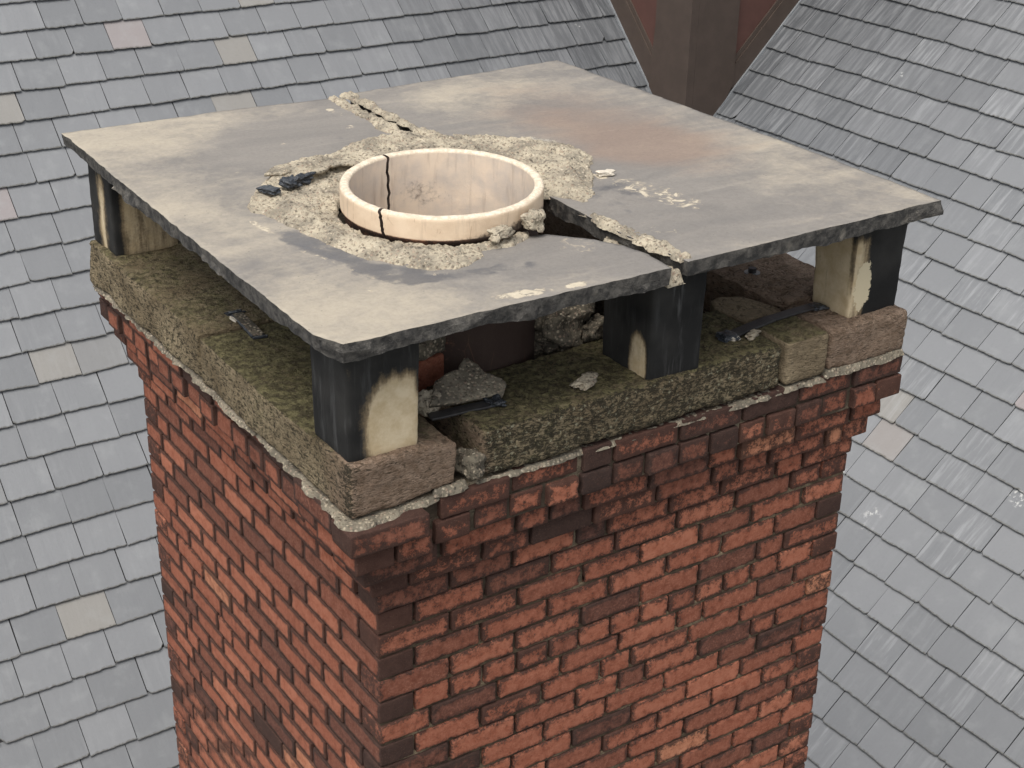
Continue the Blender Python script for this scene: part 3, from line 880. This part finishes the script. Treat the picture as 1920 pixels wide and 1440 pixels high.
# ---- clay pot: two shells with the cracks between them
def pot_shell(a0, a1, name, jag0, jag1, label=None):
    ri = PR_ - .024
    prof = []           # (r, z, kind) outside bottom -> top -> inside bottom
    zt = .557
    for z in np.linspace(-.40, .478, 18): prof.append((PR_ - .012, z, 0))
    for z in (.486, .492, .498): prof.append((PR_ - .012 + .012 * (z - .478) / .02, z, 0))
    for z in np.linspace(.502, zt - .006, 10): prof.append((PR_, z, 1))
    prof += [(PR_ - .002, zt - .002, 2), (PR_ - .006, zt, 2), (PR_ - .012, zt + .0005, 2), (PR_ - .019, zt, 2), (ri, zt - .003, 2)]
    for z in np.linspace(zt - .008, .30, 22): prof.append((ri, z, 3))
    for z in np.linspace(.25, -.40, 8): prof.append((ri, z, 3))
    prof = np.array(prof); npf = len(prof)
    na = int(abs(a1 - a0) / 1.5)
    V = []; Mx = []
    for i in range(na + 1):
        t = i / na
        base = a0 + (a1 - a0) * t
        th = np.full(npf, base)
        th += jag0(prof[:, 1], prof[:, 0]) * max(0, 1 - t * na / 5) + jag1(prof[:, 1], prof[:, 0]) * max(0, 1 - (1 - t) * na / 5)
        th = np.radians(th)
        x = PX + prof[:, 0] * np.cos(th); y = PY + prof[:, 0] * np.sin(th); z = prof[:, 1] + .033 * ((x - PX) * .56 + (y - PY) * .83)
        P = np.column_stack([x, y, z])
        N = np.column_stack([np.cos(th), np.sin(th), 0 * th])
        P = P + N * (.0009 * vn(P, 12, 3) + .0005 * vn(P, 60, 4))[:, None]
        P[:, 2] += np.where(prof[:, 2] == 2, .0010 * vn(P, 45, 5) - .006 * np.maximum(0, vn(P * [1, 1, .2], 60, 15) - .62), 0)
        V.append(P)
        az = (np.degrees(th) + 360) % 360
        front = np.exp(-((az - 292) / 34) ** 2)
        low = 1 - sstep(.496, .518 + .030 * front, prof[:, 1])
        soot = np.where(prof[:, 2] <= 1, low * (.4 + .75 * front) + (prof[:, 2] == 0) * .45, 0)
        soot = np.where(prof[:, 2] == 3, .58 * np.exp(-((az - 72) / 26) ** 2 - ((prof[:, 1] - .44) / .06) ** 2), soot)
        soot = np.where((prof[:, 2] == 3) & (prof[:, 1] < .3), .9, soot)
        right_ = np.exp(-((((az + 180) % 360) - 180) / 40) ** 2)
        soot = np.where((prof[:, 2] == 0) & (prof[:, 1] > .40), soot * (1 - .9 * right_), soot)
        Mx.append(np.column_stack([soot, (prof[:, 2] == 0) * .95, (prof[:, 2] == 3) * 1., (prof[:, 2] == 2) * 1.]))
    F = []
    sgn = 1 if a1 > a0 else -1
    for i in range(na):
        for j in range(npf - 1):
            q = [i * npf + j, (i + 1) * npf + j, (i + 1) * npf + j + 1, i * npf + j + 1]
            F.append(q)
    # cap the broken ends: strip between outer and inner halves
    nend = (na + 1) * npf
    for e in (0, na):
        lo_, hi_ = 0, npf - 1
        while hi_ - lo_ >= 3:
            q = [lo_, lo_ + 1, hi_ - 1, hi_]
            q = [x_ + nend for x_ in q]
            F.append(q if e == 0 else q[::-1]); lo_ += 1; hi_ -= 1
        V.append(V[e].copy()); Mx.append(Mx[e].copy() * 0 + np.array([1.3, .5, 0, 0])); nend += npf
    o = new_obj(name, np.vstack(V), F, MAT['pot'], None, True, {'m': np.vstack(Mx)})
    if label: o['label'] = label
    return K(o)
def jag(seed, amp, off, slope=0):
    return lambda z, r: off + slope * (.557 - z) + amp * vn(np.column_stack([z, 0 * z, r * 2.0]), 55, seed) + amp * .5 * vn(np.column_stack([z, 0 * z, 0 * z]), 150, seed)
zj = lambda z, r: 0 * z
pot_shell(97, 203, 'clay_pot', jag(4, .75, .9, -5), jag(9, 1.0, -1.1, 45), 'narrow left shell of the pale clay chimney pot between two cracks')
pot_shell(203, 457, 'clay_pot', jag(9, 1.0, 1.0, 45), jag(4, .75, -1.15, -5), 'main shell of the round pale clay chimney pot')

# ---- mortar collar
collar = [(.036, .724), (.103, .818), (.224, .937), (.311, .964), (.373, .974), (.467, 1.024), (.543, 1.065), (.596, 1.071), (.673, 1.065), (.702, 1.036), (.731, .994), (.822, .993), (.895, .945), (.949, .871), (1.008, .818), (1.041, .757), (1.049, .674), (1.04, .603), (1.014, .549), (.982, .523), (.93, .44), (.912, .418), (.842, .32), (.789, .291), (.769, .335), (.752, .372), (.725, .39), (.708, .400)]
lower = [(.535, .165), (.507, .140), (.436, .128), (.376, .130), (.363, .105), (.308, .078), (.258, .070), (.205, .095), (.174, .14), (.145, .185), (.118, .215), (.103, .26), (.084, .345), (.065, .45), (.057, .526), (.050, .60), (.028, .681)]
inner = arc(PX, PY, PR_ + .006, -9, -278 - 15, 70)     # clockwise round the pot, leaving the broken right side open
inner = [(x, y) for x, y in arc(PX, PY, PR_ + .006, -9.5, 287, 90)]
cpoly = collar[::-1]     # ccw later
ring = collar + [(x, y) for x, y in arc(PX, PY, PR_ + .007, -9, 292, 90)] + lower
def collar_h(v2, D):
    P = np.hstack([v2, np.zeros((len(v2), 1))])
    R_ = np.hypot(v2[:, 0] - PX, v2[:, 1] - PY)
    ang = np.degrees(np.arctan2(v2[:, 1] - PY, v2[:, 0] - PX))
    h = .005 + .013 * sstep(0, .07, D) + .0045 * fbm(P, 12, 4, 4, .6)
    h += .010 * blobv(v2, .93, .62, .1, .22) + .016 * blobv(v2, .26, .88, .12, .055, 35)
    h += .012 * blobv(v2, .62, 1.0, .10, .045, 10)
    h -= .020 * blobv(v2, .145, .76, .105, .045, 40)          # broken hollow on the left
    h -= .016 * blobv(v2, .30, .80, .11, .03, 25)
    h -= .010 * blobv(v2, .93, .66, .022, .07, 20)
    h = np.maximum(h, .003)
    # cracks across
    ln = np.abs((v2[:, 1] - .155) - .6 * (v2[:, 0] - .185)) + .01 * vn(P, 40, 8)
    h -= .010 * (1 - sstep(.0, .006, ln)) * blobv(v2, .16, .12, .07, .07)
    return (h + grain(v2, 3, .0036)) * sstep(-.001, .004, D)
def blobv(v2, x, y, rx, ry, rot=0, fall=.4): return blob(v2, x, y, rx, ry, rot, fall)
K(rubble('mortar_collar', ring, .480, collar_h, MAT['mortar'], None, step=.0048, seed=61, rough=.006,
    attr=lambda P: np.column_stack([blob(P, .985, .78, .035, .05), .3 * blob(P, .3, .1, .16, .035) + .2 * blob(P, .08, .5, .06, .2) + .3 * blob(P, .16, .8, .1, .1), np.zeros(len(P)), np.zeros(len(P))])))
# raised crust flake lying over the hollow
def flake(name, poly, zfn, th, mat, seed, step=.006, rough=.003):
    out = resample(ccw(poly), step, True, rough, seed)
    v2, f = tri_fill(out, step, step * .6, (), seed)
    n = len(v2); no = len(out)
    z = zfn(v2)
    t = np.hstack([v2, (z + grain(v2, seed, .0016))[:, None]]); b = np.hstack([v2, (z - th)[:, None]])
    F = list(f) + [[i + n for i in q[::-1]] for q in f]
    for i in range(no):
        j = (i + 1) % no
        F.append([j, i, i + n, j + n])
    return new_obj(name, np.vstack([t, b]), F, MAT[mat], None, True)
fl = [(.155, .865), (.20, .835), (.235, .845), (.255, .80), (.30, .80), (.33, .83), (.38, .825), (.43, .80), (.42, .86), (.36, .90), (.28, .935), (.21, .92)]
o = flake('mortar_collar', fl, lambda v: .503 + .006 * blob(v, .28, .83, .12, .06), .007, 'mortar', 71); K(o); o['label'] = 'thin lifted crust of mortar above the hollow left of the pot'
# joint mortar, back and front
def strip(poly, seed, h=.007, z=.480):
    K(rubble('joint_fillet', poly, z, lambda v2, D: (h + .004 * fbm(np.hstack([v2, np.zeros((len(v2), 1))]), 26, seed, 3)) * sstep(0, .010, D) + grain(v2, seed, .0030), MAT['mortar'], None, step=.0052, seed=seed, rough=.011))
strip([(.690, 1.548), (.724, 1.55), (.722, 1.40), (.724, 1.25), (.721, 1.15), (.722, 1.02), (.665, 1.05), (.664, 1.15), (.672, 1.3), (.680, 1.42)], 81)
strip([(.742, 1.542), (.775, 1.54), (.774, 1.4), (.772, 1.2), (.776, 1.1), (.79, .98), (.738, 1.0), (.738, 1.2), (.740, 1.4)], 82, z=.483)
strip([(.728, .24), (.765, .20), (.782, .02), (.785, -.08), (.775, -.160), (.738, -.168), (.730, -.06), (.726, .08)], 83, .008, .482)
# mortar squeezed down inside the joint
def fill(poly, z, seed, mat='mortar'): K(rubble('joint_fillet', poly, z, lambda v2, D: .006 * fbm(np.hstack([v2, np.zeros((len(v2), 1))]), 22, seed, 2) + grain(v2, seed, .003), MAT[mat], None, step=.0065, seed=seed, rough=.003, under=.03))
fill([(.712, 1.52), (.768, 1.52), (.76, 1.02), (.70, 1.02)], .452, 84, 'grey')
fill([(.700, .10), (.740, .13), (.752, -.08), (.756, -.17), (.700, -.172), (.706, -.08), (.690, .0)], .456, 85)

# ---- things lying loose
def chunk(name, loc, size, seed, mat, label, cat, rotz=0, tilt=(0, 0), group=None, rough=.22, n=6, parent=None):
    v, f, nn, p = block((1, 1, 1), (n, n, n), .22)
    v = v - .5
    dsp = rough * fbm(v + seed * 3.1, 2.2, seed, 3)
    v = v + nn * dsp[:, None] + .10 * np.column_stack([vn(v + seed, 2, seed + i) for i in range(3)])
    v = v + nn * (.05 * vn(v + seed, 9, seed))[:, None]
    v = v * np.array(size)
    v[:, 2] -= v[:, 2].min()
    o = new_obj(name, v, f, MAT[mat], None, True)
    o.location = loc; o.rotation_euler = (tilt[0], tilt[1], rotz)
    if parent: parent(o)
    return tag(o, label, cat, group)
chunk('mortar_chunk', (.437, .150, .492), (.062, .034, .026), 3, 'mortar', 'small mortar lump on the slab against the front of the clay pot', 'mortar chunk', .35, group='mortar lumps beside the pot')
chunk('mortar_chunk', (.548, .168, .484), (.060, .045, .042), 5, 'mortar', 'rounded pale mortar lump at the edge of the gap right of the pot', 'mortar chunk', .6, group='mortar lumps beside the pot')
chunk('mortar_chunk', (.972, .445, .484), (.022, .045, .012), 6, 'white', 'pale sliver on the right slab beside the mortar collar', 'mortar chunk', 1.3)
chunk('mortar_chunk', (.592, -.006, .131), (.075, .040, .016), 8, 'mortar', 'small jagged mortar piece alone on the dark mossy stone', 'mortar chunk', .45, rough=.35)
chunk('mortar_chunk', (.222, -.052, .006), (.05, .07, .052), 9, 'dim', 'grey mortar lump wedged in the gap between two coping stones', 'mortar chunk', .2)
chunk('mortar_chunk', (.735, .285, .03), (.20, .13, .135), 12, 'dim', 'big rough mortar block behind the mossy stone left of the middle post', 'mortar chunk', .1, rough=.30, n=12)
chunk('mortar_chunk', (.80, .235, .11), (.08, .05, .05), 13, 'dim', 'small rough mortar lump against the big block by the middle post', 'mortar chunk', .5, rough=.3)
chunk('stone_chip', (1.098, .012, .129), (.030, .018, .010), 15, 'white', 'white chip at the end of the iron strap', 'stone chip', .2)
chunk('stone_chip', (1.152, .000, .130), (.045, .022, .012), 16, 'mortar', 'pale pebble of mortar beside the iron strap on the long stone', 'stone chip', .35)
chunk('mortar_chunk', (.190, .075, .115), (.05, .04, .05), 17, 'mortar', 'small mortar lump between the near post and the large flake', 'mortar chunk', .2)

# brick stub with mortar cap behind the near post
bs = empty('loose_brick', (.235, .25, .03), 'red brick topped with a cap of mortar behind the near post', 'brick')
v, f, nn, p = block((.15, .11, .17), (8, 6, 6), .008); v = v - np.array([.075, .055, 0])
v = v + nn * (.002 * fbm(v, 30, 5))[:, None]
o = new_obj('brick_body', v, f, MAT['brick'], bs, True, {'m': np.tile([.38, .12, .2, .5], (len(v), 1))})
v, f, nn, p = block((.165, .12, .05), (14, 10, 5), .014); v = v - np.array([.0825, .06, -.172])
v = v + nn * (.006 * fbm(v, 22, 6) + .002 * fbm(v, 110, 7))[:, None]
new_obj('mortar_cap', v, f, MAT['dim'], bs)
bs.rotation_euler = (0, 0, .12)

# big flake of mortar leaning on the brick
FL2 = [(-.113, .024), (-.088, .053), (-.062, .086), (-.024, .1), (.013, .104), (.02, .114), (.046, .135), (.056, .13), (.068, .106), (.072, .078), (.091, .056), (.106, .036), (.105, .021), (.078, -.005), (.062, .001), (.049, .005), (.007, .011), (-.041, .013)]
o = flake('mortar_flake', FL2, lambda v: 0 * v[:, 0] + .006, .014, 'bed', 92, .006, .002)
o.location = (.290, .030, .145); o.rotation_euler = (math.radians(24), 0, 0)
tag(o, 'large flat triangular flake of mortar leaning on the mossy stone behind the near post', 'mortar flake')

# iron straps (cramps) laid over the stone joints
def bar(name, a, b, wd, th, mat, parent=None, clip=True, segs=24):
    a = np.array(a, float); b = np.array(b, float); d_ = b - a; ln = np.linalg.norm(d_)
    v, f, nn, p = block((ln, wd, th), (segs, 3, 1), min(.0015, th * .4)); v = v - np.array([0, wd / 2, 0])
    v[:, 2] += .002 * vn(v, 9, 5); v[:, 1] += .0014 * vn(v * [1, 0, 1], 30, 6)
    ang = math.atan2(d_[1], d_[0]); pit = math.asin(d_[2] / ln)
    Rm = np.array((Matrix.Rotation(ang, 3, 'Z') @ Matrix.Rotation(-pit, 3, 'Y')))
    return new_obj(name, v @ Rm.T + a, f, MAT[mat], parent)
st = empty('iron_strap', (1.26, .04, .134), 'long dark iron strap across the stone joint between the middle and right posts', 'strap', 'iron straps over the joints')
def ch(o, par):
    o.parent = par; o.matrix_parent_inverse = Matrix.Translation(par.location).inverted(); return o
ch(bar('strap_plate', (1.085, .030, .134), (1.262, .050, .139), .036, .006, 'iron'), st)
ch(bar('strap_plate', (1.258, .052, .139), (1.440, .056, .139), .034, .006, 'iron'), st)
ch(chunk('sealant_blob', (1.085, .026, .130), (.045, .050, .014), 31, 'plastic', None, None), st)
ch(chunk('sealant_blob', (1.435, .052, .131), (.04, .045, .013), 33, 'plastic', None, None), st)
st = empty('iron_strap', (.035, .75, .136), 'short dark strap set over the stone joint at the left edge of the slab', 'strap', 'iron straps over the joints')
ch(bar('strap_plate', (.040, .835, .135), (.028, .672, .134), .032, .005, 'dim'), st)
ch(bar('edge_seal', (.021, .84, .134), (.008, .668, .133), .006, .007, 'plastic'), st)
ch(bar('edge_seal', (.006, .666, .133), (.046, .660, .133), .007, .007, 'plastic'), st)
ch(chunk('sealant_blob', (.03, .842, .130), (.05, .016, .010), 35, 'plastic', None, None), st)
ch(chunk('sealant_chip', (.012, .800, .134), (.010, .035, .006), 36, 'white', None, None), st)
st = empty('iron_strap', (.26, .055, .12), 'rusty dark strap under the large mortar flake in front', 'strap', 'iron straps over the joints')
ch(bar('strap_plate', (.175, .045, .128), (.335, .018, .134), .035, .006, 'iron'), st)
ch(chunk('sealant_blob', (.338, .012, .130), (.040, .035, .018), 38, 'plastic', None, None), st)
bo = empty('anchor_bolt', (1.462, .350, .133), 'black bolt with a steel washer on the rough red stone', 'bolt')
def cyl(r, h, n=20, r2=None):
    r2 = r if r2 is None else r2
    v = [(r * math.cos(2 * math.pi * i / n), r * math.sin(2 * math.pi * i / n), 0) for i in range(n)] + [(r2 * math.cos(2 * math.pi * i / n), r2 * math.sin(2 * math.pi * i / n), h) for i in range(n)]
    f = [[i, (i + 1) % n, n + (i + 1) % n, n + i] for i in range(n)] + [list(range(n))[::-1], list(range(n, 2 * n))]
    return v, f
v, f = cyl(.024, .003, 24); o = new_obj('washer', v, f, MAT['steel'], bo, False)
v, f = cyl(.0125, .014, 6); o = new_obj('bolt_head', v, f, MAT['iron'], bo, False); o.location = (0, 0, .003)

# black scraps in the hollow of the collar
chunk('plastic_scrap', (.120, .762, .487), (.040, .050, .014), 41, 'plastic', 'flat blue black scrap at the left tip of the mortar collar', 'scrap', .35, rough=.16, n=8)
chunk('plastic_scrap', (.186, .772, .487), (.042, .045, .024), 43, 'plastic', 'crumpled black scrap under the lifted mortar crust', 'scrap', .2, rough=.2, n=8)
chunk('plastic_scrap', (.235, .795, .484), (.060, .022, .020), 44, 'plastic', 'thin black scrap tucked under the lifted mortar crust', 'scrap', .3, rough=.3, n=8)

# ------------------------------------------------------------------ slate roofs
def slate_roof(name, origin, rotz, xr, sr, skip, label, seed):
    """local x along the courses, local y up the slope, local z out of the roof"""
    g = random.Random(seed)
    root = empty(name, origin, label, 'roof')
    ph = .018 if rotz == 0 else -.048
    root.rotation_euler = (Matrix.Rotation(rotz, 3, 'Z') @ Matrix.Rotation(math.radians(45), 3, 'X')).to_euler()
    acc = Acc(); E_ = .2
    Mw = Matrix.Translation(origin) @ root.rotation_euler.to_matrix().to_4x4()
    k0, k1 = int(sr[0] / E_), int(sr[1] / E_)
    nx = 16
    for k in range(k0, k1):
        x = xr[0] + g.uniform(0, .25)
        while x < xr[1]:
            wd = .25 + g.uniform(-.022, .022)
            if g.random() < .06: wd -= .05
            s0 = k * E_ + ph + g.gauss(0, .0022)
            cw = Mw @ Vector((x + wd / 2, s0, 0))
            if not skip(cw):
                gap = g.uniform(.003, .0065); th = g.uniform(.005, .0075); lift = .0145 + g.uniform(0, .0035)
                sh = g.gauss(0, .0025)
                u = np.linspace(0, 1, nx + 1)
                e = s0 + .0022 * vn(np.column_stack([u * wd * 1 + x, u * 0 + k, u * 0]), 60, seed) + .0042 * np.maximum(0, vn(np.column_stack([u * wd + x, u * 0 + k, u * 0]), 85, seed + 2) - .25) + sh * (u - .5) * 2
                # clipped corners
                for side in (0, 1):
                    q = g.random()
                    if q < .30:
                        c = g.uniform(.004, .012); uu = u if side == 0 else 1 - u
                        e = e + np.maximum(0, c - uu * wd)
                    if q > .985:
                        c = g.uniform(.02, .05); uu = u if side == 0 else 1 - u
                        e = e + np.maximum(0, c - uu * wd * 1.3)
                rows = [0, .0025, .009, .10, .215]
                V = []; D = []
                hz = g.gauss(0, .0006)
                skew = g.gauss(0, .0012)
                for ri, rr in enumerate(rows):
                    xs = x + gap / 2 + u * (wd - gap) + skew * rr / .2
                    if ri == 3: xs = xs + 0
                    ys = e * (1 - rr / .215) + (k * E_ + ph + .215) * rr / .215 if ri else e
                    zz = lift * (1 - rr / E_) + hz + (-.0016 if ri == 0 else 0) + .0007 * vn(np.column_stack([xs, ys, 0 * xs]), 14, seed)
                    V.append(np.column_stack([xs, ys, zz])); D.append(np.full(nx + 1, rr))
                low = V[0].copy(); low[:, 2] = lift - th; low[:, 1] += .0015
                V = [low] + V; D = [np.zeros(nx + 1)] + D
                nr = len(V); F = []
                for r in range(nr - 1):
                    for i in range(nx):
                        a_ = r * (nx + 1) + i
                        F.append([a_, a_ + 1, a_ + nx + 2, a_ + nx + 1])
                V = np.vstack(V)
                # sides: drop verts
                nv = len(V)
                sl = np.arange(1, nr) * (nx + 1); sr_ = sl + nx
                Vl = V[sl].copy(); Vl[:, 2] -= th; Vr = V[sr_].copy(); Vr[:, 2] -= th
                V = np.vstack([V, Vl, Vr]); m_ = nr - 1
                for i in range(m_ - 1):
                    F.append([int(sl[i]), int(sl[i + 1]), nv + i + 1, nv + i])
                    F.append([int(sr_[i + 1]), int(sr_[i]), nv + m_ + i, nv + m_ + i + 1])
                D = np.concatenate(D + [np.array(rows), np.array(rows)])
                # run-off streaks and turret shade, both coloured into the slates beside its walls
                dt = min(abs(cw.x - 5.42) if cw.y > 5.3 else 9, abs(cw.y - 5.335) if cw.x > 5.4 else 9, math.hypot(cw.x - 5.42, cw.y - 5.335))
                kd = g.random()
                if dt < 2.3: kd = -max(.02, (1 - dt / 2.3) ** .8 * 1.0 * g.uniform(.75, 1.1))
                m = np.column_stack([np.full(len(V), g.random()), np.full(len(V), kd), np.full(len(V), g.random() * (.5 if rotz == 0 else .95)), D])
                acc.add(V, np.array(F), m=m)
            x += wd
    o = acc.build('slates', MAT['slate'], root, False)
    under = [(xr[0], sr[0], -.006), (xr[1], sr[0], -.006), (xr[1], sr[1], -.006), (xr[0], sr[1], -.006)]
    return root, Mw
# left slope: z = y - 6.787 ; right slope: z = x - 6.874
VAL = .087
def deck(name, pts, parent, world=True):
    o = new_obj(name, pts, [list(range(len(pts)))], MAT['under'], None, False)
    o.parent = parent; bpy.context.view_layer.update(); o.matrix_parent_inverse = parent.matrix_world.inverted()
    return o
dz = -.0085
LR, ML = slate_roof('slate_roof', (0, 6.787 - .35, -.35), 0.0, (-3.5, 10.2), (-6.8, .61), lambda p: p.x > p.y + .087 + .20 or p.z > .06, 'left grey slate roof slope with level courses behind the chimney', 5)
def zl(x, y): return (x, y, y - 6.787 + dz)
deck('roof_deck', [zl(-3.5, 1.5), zl(1.6, 1.5), zl(6.95, 6.85), zl(-3.5, 6.85)], LR)
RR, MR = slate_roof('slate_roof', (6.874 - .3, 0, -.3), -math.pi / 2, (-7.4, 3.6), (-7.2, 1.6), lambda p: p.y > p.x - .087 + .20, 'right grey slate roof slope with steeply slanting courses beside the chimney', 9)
def zr(x, y): return (x, y, x - 6.874 + dz)
deck('roof_deck', [zr(1.5, -3.6), zr(7.9, -3.6), zr(7.9, 7.4), zr(7.4, 7.4), zr(1.5, 1.45)], RR)
# ridge flashing on the left slope
fl_ = []
zt = .062
v = [(-3.5, 6.787 + zt - .06, zt - .06 + .02), (9.0, 6.787 + zt - .06, zt - .06 + .02), (9.0, 6.787 + zt + .03, zt + .055), (-3.5, 6.787 + zt + .03, zt + .055), (9.0, 6.787 + zt + .16, zt - .05), (-3.5, 6.787 + zt + .16, zt - .05)]
o = new_obj('ridge_flashing', v, [[0, 1, 2, 3], [3, 2, 4, 5]], MAT['lead'], None, False)
md = o.modifiers.new('thick', 'SOLIDIFY'); md.thickness = .004
o.parent = LR; bpy.context.view_layer.update(); o.matrix_parent_inverse = LR.matrix_world.inverted()

# ------------------------------------------------------------------ brown turret in the valley
TX, TY, TT = 5.42, 5.335, 5.0
tur = empty('roof_turret', (TX, TY, -1.5), 'dark brown metal clad turret corner rising from the valley between the slate slopes', 'turret')
def prism(name, pts, thick, mat, axis, sgn=-1, bev=.004):
    """flat panel on the plane x=TX (axis 0) or y=TY (axis 1), pts in (other, z), thick outwards"""
    pts = [tuple(p) for p in pts]; n = len(pts)
    def P(p, d_): return (TX + sgn * d_, p[0], p[1]) if axis == 0 else (p[0], TY + sgn * d_, p[1])
    base = {'panel': 0, }
    V = [P(p, thick[0]) for p in pts] + [P(p, thick[1]) for p in pts]
    F = [list(range(n)), list(range(2 * n - 1, n - 1, -1))] + [[i, i + n, (i + 1) % n + n, (i + 1) % n] for i in range(n)]
    o = new_obj(name, V, F, MAT[mat], None, False)
    import bmesh
    b = bmesh.new(); b.from_mesh(o.data); bmesh.ops.recalc_face_normals(b, faces=b.faces); b.to_mesh(o.data); b.free()
    o.parent = tur; o.matrix_parent_inverse = Matrix.Translation(tur.location).inverted()
    return o
zL = lambda y: y - 6.787; zR = lambda x: x - 6.874
# left wall (x = TX): from y = TY to TY+2.6
prism('wall_panel', [(TY + .3, zL(TY + .3) - .1), (TY + 2.6, zL(TY + 2.6) - .1), (TY + 2.6, TT), (TY + .3, TT)], (-.02, .002), 'panel', 0)
prism('corner_post', [(TY - .034, -1.6), (TY + .385, -1.15), (TY + .385, -.98), (TY + .352, -.6), (TY + .352, TT), (TY - .034, TT)], (-.03, .034), 'brown', 0)
prism('sloping_trim', [(TY + .26, zL(TY + .26)), (TY + 2.6, zL(TY + 2.6)), (TY + 2.6, zL(TY + 2.6) + .24), (TY + .352, zL(TY + .352) + .24), (TY + .352, zL(TY + .352))], (-.015, .022), 'brown', 0)
prism('trim_bead', [(TY + .352, zL(TY + .352) + .242), (TY + 2.6, zL(TY + 2.6) + .242), (TY + 2.6, zL(TY + 2.6) + .29), (TY + .352, zL(TY + .352) + .29)], (-.015, .013), 'brown', 0)
prism('flashing', [(TY + .0, zL(TY) - .02), (TY + 2.6, zL(TY + 2.6) - .02), (TY + 2.6, zL(TY + 2.6) + .030), (TY + .0, zL(TY) + .030)], (.023, .036), 'lead', 0)
# right wall (y = TY)
prism('wall_panel', [(TX + .3, zR(TX + .3) - .1), (TX + 2.6, zR(TX + 2.6) - .1), (TX + 2.6, TT), (TX + .3, TT)], (-.02, .002), 'panel', 1)
prism('corner_post', [(TX + .031, -1.6), (TX + .25, -1.25), (TX + .40, -.98), (TX + .402, TT), (TX + .031, TT)], (-.03, .034), 'brown', 1)
prism('sloping_trim', [(TX + .402, zR(TX + .402) - .02), (TX + 2.6, zR(TX + 2.6) - .02), (TX + 2.6, zR(TX + 2.6) + .20), (TX + .402, zR(TX + .402) + .20)], (-.015, .022), 'brown', 1)
prism('trim_bead', [(TX + .404, zR(TX + .404) + .202), (TX + 2.6, zR(TX + 2.6) + .202), (TX + 2.6, zR(TX + 2.6) + .25), (TX + .404, zR(TX + .404) + .25)], (-.015, .013), 'brown', 1)
prism('flashing', [(TX + .16, zR(TX + .16) - .02), (TX + 2.6, zR(TX + 2.6) - .02), (TX + 2.6, zR(TX + 2.6) + .030), (TX + .16, zR(TX + .16) + .030)], (.023, .036), 'lead', 1)
# ground far below
g_ = new_obj('ground', [(-150, -150, -12), (150, -150, -12), (150, 150, -12), (-150, 150, -12)], [[0, 1, 2, 3]], MAT['soil'], None, False)
tag(g_, kind='structure')
